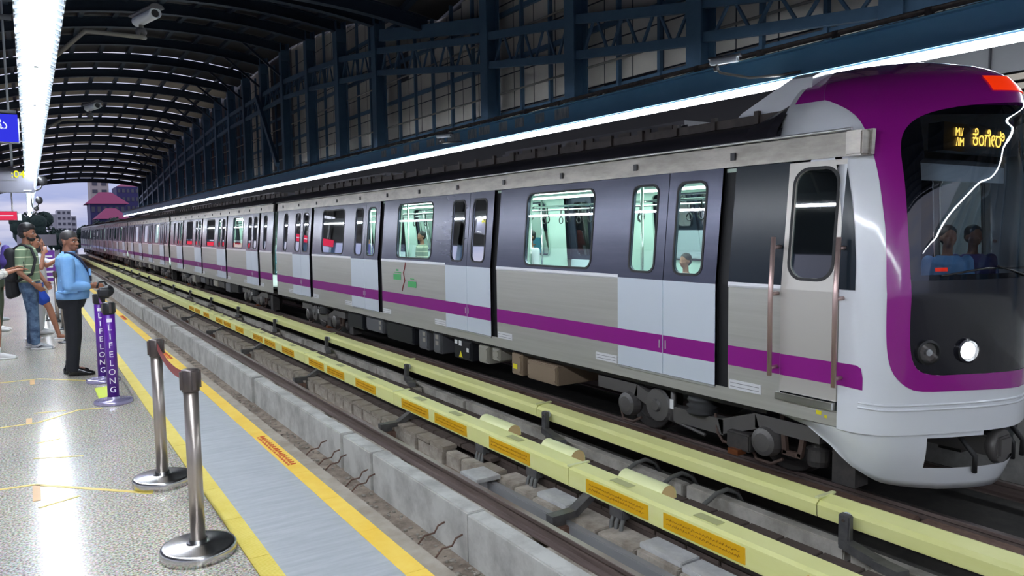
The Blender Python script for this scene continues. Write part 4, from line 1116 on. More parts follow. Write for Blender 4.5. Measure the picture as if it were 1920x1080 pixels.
cp = MB(); cp.box(CX-.12, CX+.12, 3.35, 4.6, -.62, -.42, 0, .02); cp.lathe((CX, 3.38, -.52), [(.16, 0), (.18, .06), (.12, .12), (.10, .3)], 18, axis='y'); cp.build('coupler', 'under_mid', car1)
cp = MB(); cp.box(CX-.9, CX+.9, 4.2, 5.0, -.62, -.38); cp.build('headstock', 'under_dark', car1)
for q in (-.45, .3, .5): MB().tube([(CX+q, 3.6, -.35), (CX+q, 3.42, -.55), (CX+q+.06, 3.45, -.72)], .025, 8).build('air_hose', 'black_rubber', car1)
# white hump behind the forehead
mb = MB(); mb.loft([[(CX+x, yy, z) for x, z in ((-w, 2.8), (-w*.95, h-.06), (-w*.8, h), (w*.8, h), (w*.95, h-.06), (w, 2.8))] for yy, w, h in ((4.9, .95, 3.22), (5.2, .92, 3.24), (5.9, .85, 2.98), (6.05, .8, 2.84))], smooth=False)
mb.build('roof_fairing', 'nose_white', car1)
mb = MB(); pr = [(-1.36, 2.50), (-1.32, 2.62), (-1.2, 2.76), (-1.0, 2.88), (-.8, 2.95), (-.5, 3.0), (.5, 3.0), (.8, 2.95), (1.0, 2.88), (1.2, 2.76), (1.32, 2.62), (1.36, 2.50)]
mb.strip([(CX+a, 5.0, b) for a, b in pr], [(CX+a*1.0, 5.12, b-.0) for a, b in pr]); mb.strip([(CX+a, 5.12, b) for a, b in pr], [(CX+a*.99, 5.5, 2.5+(b-2.5)*.66) for a, b in pr])
mb.build('roof_transition', 'train_roof', car1)
# cab interior
MB().box(CX-1.2, CX+1.2, 5.35, 5.40, -.1, 2.24).build('cab_rear_wall', 'box_black', car1)
MB().box(CX-1.1, CX+1.1, 4.05, 5.35, 2.24, 2.28).build('cab_ceiling', 'box_grey', car1)
mb = MB(); mb.box(CX-.85, CX+.85, 3.55, 3.92, .2, 1.06, 0, .04); mb.build('console', 'box_grey', car1)
MB().box(CX-.78, CX+.85, 3.84, 3.87, 2.04, 2.2).build('sun_blind', 'fixture_white', car1)
MB().box(CX-.78, CX+.85, 3.84, 3.87, 2.2, 2.235).build('blind_roll', 'box_grey', car1)
MB().box(CX-.4, CX+.4, 4.6, 4.7, 2.225, 2.238).build('cab_light', 'cab_light', car1)
sgn_ = MB().box(CX-.72, CX+.72, 3.66, 3.80, 2.30, 2.56).build('destination_display', 'box_black', car1)
text_obj('destination_text', 'ಕೆಂಗೇರಿ', .20, lambda x, y, z: (CX+.10+x, 3.652-z, 2.43+y), 'led_amber', sgn_)
text_obj('destination_text', 'MI/', .11, lambda x, y, z: (CX-.46+x, 3.652-z, 2.475+y), 'led_amber', sgn_)
text_obj('destination_text', '/IM', .11, lambda x, y, z: (CX-.44+x, 3.652-z, 2.385+y), 'led_amber', sgn_)
mb = MB(); mb.tube([NS(.62, 1.16, .02), NS(.8, 1.22, .03), NS(1.1, 1.2, .03), NS(1.25, 1.14, .02)], .010, 6); mb.tube([NS(.85, 1.24, .03), NS(1.0, 1.14, .03), NS(1.2, 1.02, .02)], .008, 6); mb.build('wiper', 'black', wsn)
mb = MB(); mb.strip([NS(.60+k*.012, 1.20, .004) for k in range(5)], [NS(.60+k*.012, 1.235, .004) for k in range(5)]); mb.build('cab_number', 'marker_red', wsn)
# green and red sticker with arrows on the side between the middle doors
for grp_ in (((14.05, 14.42, .62, .74), (14.02, 14.36, .76, .78), (14.15, 14.28, .80, .84)), ((13.33, 13.72, .50, .62), (13.42, 13.60, .66, .68))):
  mb = MB()
  for (a, b, c, d) in grp_: plate(mb, a, b, c, d, .005)
  mb.build('green_script', 'label_green', car1)
mb = MB(); mb.tube([sp(13.80, 1.0, .004), sp(13.86, .86, .004), sp(13.92, .78, .004), sp(13.86, .62, .004), sp(13.95, .50, .004), sp(14.0, .40, .004)], .012, 6); mb.build('red_ribbon_mark', 'belt_red', car1)
mb = MB(); plate(mb, 4.36, 4.42, -.20, -.16, .004); plate(mb, 4.30, 4.33, -.22, -.19, .004); mb.build('yellow_mark', 'label_yellow', car1)

# --- following cars
def mid_doors(y0): return [(y0+1.67+4.87*k, y0+3.27+4.87*k) for k in range(4)]
y0 = 23.7; LCAR = 20.1
car2 = build_car(y0, y0+LCAR, mid_doors(y0), [(y0+.75, y0+1.1)]+[(y0+3.27+.62+4.87*k, y0+3.27+.62+4.87*k+1.55) for k in range(3)]+[(y0+18.6, y0+18.95)], False, 'second metro car directly behind the leading car')
labs = ['third metro car, its side streaked with red reflections', 'fourth metro car far down the track', 'fifth metro car, next to last', 'rearmost metro car at the far end of the train']
for k in range(1, 5): dup(car2, (CX, y0+20.6*k, -1.1), labs[k-1])
for k in range(5):
    yy = 23.2+20.6*k
    t = thing('gangway_bellows', 'black bellows joining two metro cars', 'bellows', (CX, yy, -.1), 'black bellows between the cars')
    mb = MB()
    for q in range(5): mb.box(CX-1.2, CX+1.2, yy+.02+q*.095, yy+.07+q*.095, -.1, 2.4)
    mb.box(CX-1.14, CX+1.14, yy+.0, yy+.5, -.05, 2.35)
    mb.build('folds', 'recess', t)
    MB().box(CX-.12, CX+.12, yy-.4, yy+.9, -.55, -.4).build('drawbar', 'under_dark', t)
# ================================================================== PLATFORM FURNITURE
# unseen left wall added to darken the train's reflections; open strip below admits sky
mb = MB(); mb.box(-4.5, -4.2, -40, 118, 2.9, 12.6); struct(mb, 'added_wall_left_upper', 'wall_dark')
mb = MB(); mb.box(-4.45, -4.25, -40, 118, 0, .9); struct(mb, 'wall_left_parapet', 'concrete')
for k in range(27):
    yy = -41+6*k; struct(MB().box(-4.5, -4.2, yy-.2, yy+.2, 0, 12.4), 'side_pillar', 'blue_steel')
# suspended lamp trough above the platform
lf = None
for k in range(46):
    yy = -37.72+2.42*k
    if lf is None:
        t = thing('trough_lamp', 'white perforated trough lamp hanging in line over the platform', 'lamp', (.14, yy, 3.2), 'trough lamps over the platform')
        mb = MB(); y1 = yy+2.40
        for m in (-1, 1):
            x = .145
            mb.quad((x+m*.15, yy, 3.20), (x+m*.15, y1, 3.20), (x+m*.15, y1, 3.42), (x+m*.15, yy, 3.42), 0)
            mb.quad((x+m*.15, yy, 3.20), (x+m*.15, y1, 3.20), (x+m*.10, y1, 3.22), (x+m*.10, yy, 3.22), 0)
            mb.quad((x+m*.10, yy, 3.22), (x+m*.10, y1, 3.22), (x+m*.06, y1, 3.33), (x+m*.06, yy, 3.33), 0)
        mb.quad((.145-.15, yy, 3.42), (.145+.15, yy, 3.42), (.145+.15, y1, 3.42), (.145-.15, y1, 3.42), 0)
        mb.quad((.145-.06, yy, 3.33), (.145+.06, yy, 3.33), (.145+.06, y1, 3.33), (.145-.06, y1, 3.33), 0)
        rr = random.Random(4)
        for m in (-1, 1):
            q = yy+.06
            while q < y1-.12: mb.slab([(.145+m*.142, q, 3.2025), (.145+m*.142, q+.10, 3.2025), (.145+m*.112, q+.10, 3.2145), (.145+m*.112, q, 3.2145)], -.003 if m > 0 else .003, 1); q += rr.choice((.15, .17, .2, .3))
        mb.build('housing', ['trough_metal', 'fixture_hole'], t, fix=False)
        MB().tube([(.145, yy+.05, 3.215), (.145, y1-.05, 3.215)], .024, 10).build('tube', 'tube', t)
        mb = MB(); mb.box(.125, .165, yy, yy+.05, 3.19, 3.33); mb.box(.125, .165, y1-.05, y1, 3.19, 3.33); mb.build('lamp_holder', 'fixture_white', t)
        for q in (yy+.4, y1-.4): MB().tube([(.145, q, 3.42), (.145, q, 7.6)], .012, 5).build('hanger', 'bracket', t)
        lf = t
    else: dup(lf, (.14, yy, 3.2))
# stay bars from the trough towards the left
for yy in (4.6, 7.2):
    mb = MB(); mb.tube([(-.02, yy, 3.36), (-1.6, yy, 3.36)], .022, 8)
    solo(mb, 'stay_bar', 'bright_trim', 'thin bright bar holding the lamp trough from the left', 'bar', (-.8, yy, 3.36), 'stay bars of the lamp trough')
# blue direction sign
t = thing('direction_sign', 'glowing blue hanging sign with white curly lettering', 'sign', (-.8, 12, 3.05))
MB().box(-1.55, -.025, 12.0, 12.10, 2.87, 3.26, 0, .006).build('casing', 'box_grey', t)
fc = MB().box(-1.53, -.04, 11.995, 12.0, 2.885, 3.245).build('face', 'sign_blue', t)
text_obj('lettering', 'ಪ್ರವೇಶಾಲಯ', .165, lambda x, y, z: (-.66+x, 11.991-z, 3.10+y), 'sign_white', fc)
mb = MB(); mb.box(-1.55, -.05, 12.02, 12.08, 3.26, 3.30); mb.build('top_rail', 'fixture_white', t)
for x in (-1.3, -.3): MB().tube([(x, 12.05, 3.3), (x, 12.05, 7.8)], .015, 6).build('hanger', 'bracket', t)
# train time display
t = thing('time_display', 'grey hanging board with yellow digits above the waiting crowd', 'display', (-.6, 22, 3.0))
MB().box(-1.9, .18, 22.0, 22.25, 2.70, 3.30, 0, .01).build('casing', 'display_grey', t)
MB().box(-1.85, -.16, 21.985, 22.0, 2.98, 3.0).build('divider', 'box_grey', t)
text_obj('digits', ':04', .24, lambda x, y, z: (-.14+x, 21.985-z, 3.13+y), 'led_yellow', t, .006)
MB().box(-.05, .12, 21.99, 22.0, 2.74, 2.76).build('plate', 'label_white', t)
for x in (-1.5, -.25): MB().tube([(x, 22.1, 3.3), (x, 22.1, 8)], .03, 6).build('hanger', 'fixture_white', t)
# red advert boards
t = thing('red_signboard', 'pinkish red backlit board with pale lines of script far left', 'sign', (-1.2, 45, 2.7))
MB().box(-3.0, -.42, 45.0, 45.15, 2.40, 2.86).build('casing', 'box_grey', t)
f = MB().box(-2.98, -.44, 44.98, 45.0, 2.42, 2.84).build('face', 'sign_red', t)
MB().box(-1.5, -.6, 44.97, 44.98, 2.62, 2.66).build('script', 'sign_white', f); 
MB().box(-.44, -.25, 45.0, 45.1, 2.40, 2.75).build('side_panel', 'sign_white', t)
for x in (-2.6, -1.35, -.62): MB().tube([(x, 45.1, 2.86), (x, 45.1, 4.2)], .04, 6).build('post', 'bright_trim', t)
MB().box(-2.8, -.3, 44.9, 45.2, 4.1, 4.25).build('lamp_bar', 'sign_white', t)
t = thing('red_light_box', 'long red backlit advert box at the back of the platform far away', 'sign', (-4.1, 95, 1.8))
MB().box(-4.2, -4.05, 70, 112, 1.0, 2.7).build('casing', 'box_grey', t); MB().box(-4.05, -4.03, 70.1, 111.9, 1.1, 2.6).build('face', 'advert_red', t)
# camera / mirror arms on the left
for (x, y, z) in ((.3, 22.1, 2.90), (.3, 30, 2.72), (.3, 41, 2.78)):
    t = thing('mirror_arm', 'black round mirror on a thin bent arm beside the display', 'mirror', (x, y, z), 'black round mirrors on bent arms')
    MB().tube([(.14, y, 3.21 if y > 23 else z-.15), (.15, y, z-.15), (x-.1, y, z-.15), (x, y, z-.10), (x+.05, y, z)], .02, 8).build('arm', 'black', t)
    MB().ell((x+.06, y, z+.1), (.11, .06, .13), 14).build('dish', 'black', t)
# bullet cameras
def bullet(loc, ang, lab, arm):
    t = thing('security_camera', lab, 'camera', loc)
    R = Matrix.Rotation(ang, 4, 'Z'); L = Vector(loc)
    def T(p): return L+(R @ Vector(p))
    mb = MB(); ring = lambda x, k=1: [T((x, .06*k*math.cos(a), .055*k*math.sin(a))) for a in [2*PI*i/16 for i in range(16)]]
    mb.loft([ring(-.24, .8), ring(-.22, 1), ring(.22, 1), ring(.26, 1), ring(.262, .86), ring(.24, .8)]); mb.build('body', 'fixture_white', t)
    mb = MB(); mb.loft([[T((x, .075*math.cos(a), .045+.045*math.sin(a))) for a in [PI*i/10 for i in range(11)]] for x in (-.26, .30)]); mb.build('sunshield', 'box_grey', t)
    mb = MB(); mb.add([T((.245, .04*math.cos(2*PI*i/14), .04*math.sin(2*PI*i/14))) for i in range(14)], [list(range(14))]); mb.build('lens', 'black', t)
    mb = MB(); mb.tube([T((-.12, 0, -.05)), T((-.12, 0, -.13)), T((-.05, 0, -.2))]+[Vector(a) for a in arm], .024, 8); mb.build('arm', 'pipe', t)
    MB().ell(T((-.13, 0, -.12)), (.06, .05, .05), 12).build('joint', 'box_grey', t)
bullet((10.35, 9.15, 4.50), math.radians(-70), 'grey bullet camera on a bent arm above the train roof', [(10.55, 8.75, 4.16), (10.85, 8.35, 4.16), (11.045, 8.1, 4.2)])
bullet((10.7, 20.3, 4.45), math.radians(-60), 'small bullet camera on the stained stretch of the blue fascia', [(10.9, 20.0, 4.25), (11.045, 19.8, 4.25)])
bullet((1.18, 9.0, 3.95), math.radians(-75), 'bullet camera hanging under the roof right of the lamp trough', [(1.1, 8.9, 3.72), (.6, 8.9, 3.72), (.29, 8.9, 3.40)])
bullet((1.05, 15.0, 3.85), math.radians(-75), 'smaller bullet camera farther along right of the lamp trough', [(1.0, 14.9, 3.62), (.6, 14.9, 3.6), (.29, 14.9, 3.40)])

# ---- stanchions
def stanchion(nm, lab, x, y, h, r, rb, bh, mats, grp=None):
    t = thing(nm, lab, 'stanchion', (x, y, 0), grp)
    MB().lathe((x, y, 0), [(rb-.006, 0), (rb, .004), (rb, bh-.012), (rb-.006, bh-.002), (rb-.02, bh), (.06, bh+.006), (r+.012, bh+.012), (r+.008, bh+.03)], 48).build('base', mats[1], t)
    MB().lathe((x, y, bh), [(r, 0), (r, h-bh-.11)], 28).build('post', mats[0], t)
    hd = MB().lathe((x, y, h-.115), [(r+.004, 0), (r+.007, .005), (r+.007, .105), (r+.002, .113), (.01, .115)], 28).build('head', mats[2], t)
    mb = MB(); 
    for a in (.2, 1.77, 3.34, 4.91): mb.box(x+(r+.008)*math.cos(a)-.009, x+(r+.008)*math.cos(a)+.009, y+(r+.008)*math.sin(a)-.009, y+(r+.008)*math.sin(a)+.009, h-.10, h-.01)
    mb.build('belt_slots', 'post_head', hd)
    return t
stanchion('steel_stanchion', 'nearest polished steel barrier post with a thick round base', .645, 4.02, .965, .036, .185, .055, ('steel_post', 'steel_base', 'post_head'))
stanchion('steel_stanchion', 'second polished steel barrier post, just beyond the nearest one', .655, 5.32, .965, .036, .185, .055, ('steel_post', 'steel_base', 'post_head'))
mb = MB(); pts = []
for k in range(17):
    f = k/16; pts.append((lerp(.655, .645, f)+.0, lerp(5.32-.044, 4.02+.044, f), .925-.055*4*f*(1-f)))
mb.strip([(p[0], p[1], p[2]+.024) for p in pts], [(p[0], p[1], p[2]-.024) for p in pts]); mb.strip([(p[0]+.002, p[1], p[2]+.024) for p in pts], [(p[0]+.002, p[1], p[2]-.024) for p in pts])
b = solo(mb, 'barrier_belt', 'belt_red', 'dark red belt sagging between the two steel barrier posts', 'belt', (.65, 4.7, .9))
def purple_post(x, y, lab):
    t = stanchion('banner_stanchion', lab, x, y, .99, .047, .175, .035, ('purple_sleeve', 'purple_base', 'black'))
    sl = MB().lathe((x, y, .07), [(.0515, 0), (.0515, .80)], 32).build('sleeve', 'purple_sleeve', t)
    R = .0527; face = -PI/2-math.atan2(x, y)*.3-.05
    def place(cz):
        return lambda u, v, w: (x+(R+w)*math.cos(face+u/R), y+(R+w)*math.sin(face+u/R), cz+v)
    for i, ch in enumerate('LIFELONG'):
        text_obj('letter', ch, .082, place(.745-i*.087), 'white_letter', sl, .001, 'slice')
    MB_ = MB(); 
    for k in range(9):
        a0, a1 = face+(-.5+k/9)*.9, face+(-.5+(k+1)/9)*.9
        MB_.quad((x+.0525*math.cos(a0), y+.0525*math.sin(a0), .80), (x+.0525*math.cos(a1), y+.0525*math.sin(a1), .80), (x+.0525*math.cos(a1), y+.0525*math.sin(a1), .835), (x+.0525*math.cos(a0), y+.0525*math.sin(a0), .835))
    MB_.build('white_patch', 'white_letter', sl)
    return t
purple_post(.61, 8.19, 'purple sleeved barrier post with white letters, in front of the guard')
purple_post(.615, 9.46, 'purple sleeved barrier post with white letters, the one the guard holds')
mb = MB(); pts = [(.61, 8.24+(9.41-8.24)*k/10, .93-.10*4*(k/10)*(1-k/10)*.3) for k in range(11)]
mb.strip([(p[0], p[1], p[2]+.024) for p in pts], [(p[0], p[1], p[2]-.024) for p in pts]); mb.strip([(p[0]+.002, p[1], p[2]+.024) for p in pts], [(p[0]+.002, p[1], p[2]-.024) for p in pts])
solo(mb, 'barrier_belt', 'belt_purple', 'pinkish purple belt between the two purple posts', 'belt', (.61, 8.8, .9))
for i, (x, y) in enumerate(((.42, 15.2), (.38, 16.6), (.40, 13.3), (.40, 18.2))):
    stanchion('steel_stanchion', ['slim steel barrier post behind the guard, second of the row', 'slim steel barrier post behind the guard, third of the row', 'slim steel barrier post hidden behind the guard, first of the row', 'slim steel barrier post behind the guard, last of the row'][i], x, y, .965, .026, .12, .015, ('steel_post', 'box_black', 'post_head'))
# standing purple banner
t = thing('banner_board', 'purple upright banner with pale script behind the man with backpack', 'banner', (.15, 17, 0))
MB().box(.20, .40, 17.0, 17.03, .75, 1.35).build('panel', 'banner_purple', t)
mb = MB()
for k in range(6): mb.box(.24, .36, 16.992, 17.0, 1.22-k*.10, 1.255-k*.10)
mb.build('script', 'label_white', t)
for x in (.21, .39): MB().tube([(x, 17.02, 0), (x, 17.02, 1.4)], .015, 8).build('post', 'bright_trim', t)
MB().box(.18, .42, 16.9, 17.15, 0, .02).build('base', 'box_grey', t)

# ---- tape marks on the floor
def tape(pts, w, mname, lab, grp=None):
    mb = MB()
    for a, b in zip(pts, pts[1:]): mb.bar((a[0], a[1], .001), (b[0], b[1], .001), w, .002)
    solo(mb, 'floor_tape', mname, lab, 'floor tape', (pts[0][0], pts[0][1], 0), grp)
tape([(-.6, 5.84), (-.06, 5.79), (.57, 5.15)], .032, 'tape_yellow', 'long yellow queue line on the granite beside the second steel post')
tape([(-.05, 5.77), (-.05, 5.42)], .045, 'tape_orange', 'short orange tape stem under the nearest yellow queue line')
tape([(-.04, 5.27), (.18, 5.37)], .025, 'tape_yellow', 'short yellow dash closest to the camera')
tape([(-.55, 7.69), (-.02, 7.72), (.30, 8.05), (.50, 8.0)], .032, 'tape_yellow', 'yellow queue line reaching towards the front purple post')
tape([(-.09, 7.72), (-.09, 7.95)], .045, 'tape_orange', 'short orange tape stem on the middle queue line')
tape([(-.05, 8.15), (.20, 8.10)], .025, 'tape_yellow', 'short yellow dash beyond the middle queue line')
tape([(-.06, 6.48), (.25, 6.34)], .022, 'tape_yellow', 'faint yellow dash between the two nearer queue lines')
tape([(-.04, 6.95), (.12, 7.0)], .02, 'tape_yellow', 'very faint yellow dash before the middle queue line')
tape([(-.6, 10.08), (.0, 10.1), (.47, 9.62)], .035, 'tape_yellow', 'yellow queue line by the shoes of the guard')
tape([(-.06, 10.05), (-.06, 9.75)], .045, 'tape_orange', 'short orange tape stem on the farthest queue line')
mb = MB(); mb.slab([(.50, 8.38, .001), (.64, 8.30, .001), (.66, 9.15, .001), (.50, 9.08, .001)], .002)
q = solo(mb, 'floor_sticker', 'tape_lime', 'lime yellow notice stuck on the floor between the purple posts', 'floor sticker', (.57, 8.7, 0))

# ---- city beyond the end of the hall
def tower(name, lab, x0, x1, y0, y1, z0, z1, wall, floors, cols, win, roof=None, rh=0, ov=0):
    t = thing(name, lab, 'building', ((x0+x1)/2, y0, z0))
    MB().box(x0, x1, y0, y1, z0, z1).build('walls', wall, t)
    w = MB(); fh = (z1-z0)/floors; cw = (x1-x0)/cols
    for f in range(floors):
        for c in range(cols): w.box(x0+cw*(c+.22), x0+cw*(c+.78), y0-.12, y0-.02, z0+fh*(f+.3), z0+fh*(f+.75))
    if win: w.build('windows', win, t)
    if roof:
        cx, cy = (x0+x1)/2, (y0+y1)/2; m = MB()
        m.add([(x0-ov, y0-ov, z1), (x1+ov, y0-ov, z1), (x1+ov, y1+ov, z1), (x0-ov, y1+ov, z1), (lerp(x0, x1, .32), cy, z1+rh), (lerp(x0, x1, .68), cy, z1+rh)], [(0,1,5,4), (2,3,4,5), (1,2,5), (3,0,4), (3,2,1,0)]); m.build('roof', roof, t)
    return t
tower('apartment_block', 'plain white wing of the pale apartment block far beyond the tracks', 6.4, 9.2, 330, 342, -8, 9.4, 'apt_white', 6, 1, None)
tower('apartment_block', 'taller balcony wing of the pale apartment block far beyond the tracks', 9.2, 13.8, 328, 345, -8, 10.9, 'apt_white', 9, 3, 'apt_window')
tower('apartment_block', 'lower right wing of the pale apartment block', 13.8, 15.6, 330, 342, -8, 8.6, 'apt_white', 8, 1, 'apt_window')
tower('tower_block', 'cream tower with dark bands behind the red roofed houses', 14.6, 19.0, 232, 242, -8, 16.2, 'tower_cream', 12, 2, 'apt_window')
t = tower('tower_block', 'tall dark blue glass tower beside the right end of the hall', 18.9, 24.0, 210, 222, -8, 13.4, 'tower_blue', 10, 5, 'apt_window', 'tower_roof', .9, .0)
ORG = Vector(t.location)
MB().box(24.0, 24.25, 209.8, 222, -8, 13.9).build('white_fin', 'apt_white', t)
tower('red_roofed_house', 'dark house with a wide hipped crimson roof', 12.1, 19.3, 196, 207, -8, 8.6, 'tower_blue', 6, 6, 'apt_window', 'tower_roof', 2.9, .8)
tower('red_roofed_house', 'lower crimson hipped roof in front of the dark house', 12.8, 18.2, 182, 192, -8, 4.9, 'tower_blue', 5, 4, 'apt_window', 'tower_roof', 2.4, .7)
def tree(x, y, r, zc, lab, sq=1.0):
    t = thing('tree', lab, 'tree', (x, y, -8))
    MB().tube([(x, y, -8), (x+.2, y, -3), (x, y, zc)], [.5, .4, .2], 8).build('trunk', 'trunk', t)
    rr = random.Random(int(x*13+y)); mb = MB()
    for k in range(26):
        a = rr.uniform(0, 2*PI); q = rr.random()**.5*r*.75; h = rr.uniform(-.8, .8)*r*sq*.7
        mb.ell((x+q*math.cos(a), y+q*math.sin(a), zc+h), rr.uniform(.28, .46)*r, 8)
    for k in range(500):      # leaf tufts break the outline
        a = rr.uniform(0, 2*PI); b = rr.uniform(-1.1, 1.4); q = r*rr.uniform(.72, 1.02); c = Vector((x+q*math.cos(a)*math.cos(b), y+q*math.sin(a)*math.cos(b), zc+q*math.sin(b)*sq)); s = r*.07
        d1 = Vector((rr.uniform(-1, 1), rr.uniform(-1, 1), rr.uniform(-1, 1))).normalized()*s; d2 = Vector((rr.uniform(-1, 1), rr.uniform(-1, 1), rr.uniform(-1, 1))).normalized()*s
        mb.add([c-d1, c+d2, c+d1, c-d2], [(0,1,2,3)])
    mb.build('crown', 'leaf_dark', t)
tree(.9, 150, 3.1, 2.6, 'big dark tree rising behind the heads of the crowd')
tree(4.8, 160, 2.2, .6, 'rounded dark tree in front of the pale apartment block')
tree(6.9, 170, 1.6, .2, 'low dark tree right of the pale apartment block')
tree(9.2, 160, 1.9, 1.5, 'dark tree just left of the crimson roofed houses')
tree(11.8, 165, 2.2, 2.1, 'dark tree below the lower crimson roof')
tree(14.6, 170, 2.4, 2.6, 'dark tree below the blue tower')
mb = MB(); mb.box(-60, 120, 130, 420, -8.3, -8); struct(mb, 'city_ground', 'leaf_dark')
mb = MB(); mb.box(-1.4, 3.2, 122, 123.5, .2, 1.7); struct(mb, 'far_parapet', 'apt_white')
# ================================================================== PEOPLE
def remesh(mb, name, mats, parent, vox=.008, smooth=3, rad=None):
    """fuse the overlapping limbs into one continuous skin"""
    me = bpy.data.meshes.new(name); me.from_pydata([tuple(Vector(v)-ORG) for v in mb.v], [], mb.f)
    bm = bmesh.new(); bm.from_mesh(me); bmesh.ops.recalc_face_normals(bm, faces=bm.faces[:]); bm.to_mesh(me); bm.free()
    o = bpy.data.objects.new(name, me); C.objects.link(o)
    r = o.modifiers.new('r', 'REMESH'); r.mode = 'VOXEL'; r.voxel_size = vox; r.use_smooth_shade = True
    s = o.modifiers.new('s', 'SMOOTH'); s.iterations = smooth; s.factor = .5
    dg = bpy.context.evaluated_depsgraph_get(); m2 = bpy.data.meshes.new_from_object(o.evaluated_get(dg)); m2.name = name
    bpy.data.objects.remove(o); bpy.data.meshes.remove(me)
    m2.materials.clear(); m2.materials.append(M[mats]); 
    for p in m2.polygons: p.use_smooth = True; p.material_index = 0
    ob = bpy.data.objects.new(name, m2); C.objects.link(ob); ob.parent = parent
    return ob
def ring(c, a, b, n=20, tilt=0):
    return [Vector((c[0]+a*math.cos(2*PI*k/n), c[1]+b*math.sin(2*PI*k/n), c[2])) for k in range(n)]
def arm_chain(mb, S, E, W, r=(.052, .042, .030), n=12):
    mb.cap(S, E, r[0], r[1], n); mb.cap(E, W, r[1]*.98, r[2], n)
def hand(mb, W, d, up, side, curl=.5, k=1.0):
    """W wrist, d forearm direction, up = back of hand, side = thumb side"""
    d = Vector(d).normalized(); up = Vector(up); up = (up-d*up.dot(d)).normalized(); th = Vector(side); th = (th-d*th.dot(d)-up*th.dot(up)).normalized()
    W = Vector(W); P = W+d*.045*k
    R = Matrix((th, d, up)).transposed()
    mb.ell(P, (.040*k, .052*k, .016*k), 12, 0, R.to_quaternion())
    for i, (o, L) in enumerate(((.030, .075), (.011, .083), (-.009, .077), (-.028, .060))):
        b = W+d*.085*k+th*o*k; a1 = curl*.7; a2 = curl*1.5; a3 = curl*2.2
        p1 = b+(d*math.cos(a1)-up*math.sin(a1))*L*.42*k; p2 = p1+(d*math.cos(a2)-up*math.sin(a2))*L*.33*k; p3 = p2+(d*math.cos(a3)-up*math.sin(a3))*L*.25*k
        mb.tube([b-d*.02, p1, p2, p3], [.0095*k, .009*k, .0082*k, .007*k], 8); mb.ell(p3, .007*k, 8); mb.ell(p1, .009*k, 8); mb.ell(p2, .0083*k, 8)
    b = W+d*.025*k+th*.032*k; q = (d*.75+th*.55-up*.25*(1+curl)).normalized()
    mb.tube([b, b+q*.035*k, b+q*.035*k+(d-up*curl*.6).normalized()*.03*k], [.013*k, .011*k, .008*k], 8); mb.ell(b+q*.035*k, .011*k, 8); mb.ell(b+q*.035*k+(d-up*curl*.6).normalized()*.03*k, .008*k, 8)
def head(mb, c, yaw=0, k=1.0, tilt=0):
    """face looks along local +x"""
    R = Euler((0, tilt, yaw)).to_matrix(); c = Vector(c)
    def T(p): return c+R @ (Vector(p)*k)
    q = R.to_quaternion()
    mb.ell(T((-.012, 0, .030)), (.098*k, .076*k, .095*k), 20, 0, q)
    mb.ell(T((.030, 0, -.030)), (.058*k, .058*k, .075*k), 16, 0, q)
    mb.ell(T((.048, 0, -.083)), (.030*k, .034*k, .022*k), 12, 0, q)      # chin
    mb.ell(T((.010, 0, -.070)), (.058*k, .052*k, .034*k), 12, 0, q)     # jaw
    mb.ell(T((.074, 0, .022)), (.018*k, .052*k, .014*k), 12, 0, q)      # brow
    mb.tube([T((.082, 0, .012)), T((.100, 0, -.022)), T((.104, 0, -.030))], [.008*k, .012*k, .011*k], 10); mb.ell(T((.098, 0, -.030)), (.015*k, .018*k, .011*k), 10, 0, q)
    for s in (-1, 1):
        mb.ell(T((.060, s*.040, -.022)), (.026*k, .022*k, .022*k), 10, 0, q)   # cheeks
        mb.ell(T((-.010, s*.078, -.012)), (.018*k, .010*k, .032*k), 10, 0, q)  # ears
    mb.ell(T((.084, 0, -.056)), (.012*k, .025*k, .007*k), 10, 0, q); mb.ell(T((.082, 0, -.067)), (.012*k, .021*k, .008*k), 10, 0, q)
    return T, q
def face_bits(T, q, body, k=1.0):
    for s in (-1, 1):
        e = MB().ell(T((.078, s*.031, .002)), (.009*k, .013*k, .0062*k), 12, 0, q).build('eye', 'eye_white', body)
        MB().ell(T((.085, s*.031, .002)), (.005*k, .0065*k, .0065*k), 10, 0, q).build('iris', 'hair_black', e)
        MB().tube([T((.088, s*.014, .026)), T((.092, s*.030, .032)), T((.078, s*.052, .026))], .0042*k, 6).build('eyebrow', 'hair_black', body)
    MB().tube([T((.086, -.022, -.0605)), T((.0965, 0, -.0615)), T((.086, .022, -.0605))], .0055*k, 6).build('lips', 'lips', body)
def shoe(mb, a, yaw, k=1.0):
    R = Matrix.Rotation(yaw, 3, 'Z'); a = Vector(a)
    def T(p): return a+R @ (Vector(p)*k)
    q = Euler((0, 0, yaw)).to_quaternion()
    mb.loft([[T((x, w*math.cos(t)*(1), max(0, h0+h*math.sin(t)))) for t in [2*PI*i/14 for i in range(14)]] for x, w, h0, h in ((-.085, .020, .035, .03), (-.075, .034, .04, .04), (-.03, .040, .048, .05), (.03, .040, .044, .045), (.09, .046, .034, .034), (.15, .040, .026, .026), (.178, .020, .020, .018))])
    mb.cap(T((-.035, 0, .06)), T((-.035, 0, .09)), .038*k, .036*k, 12)

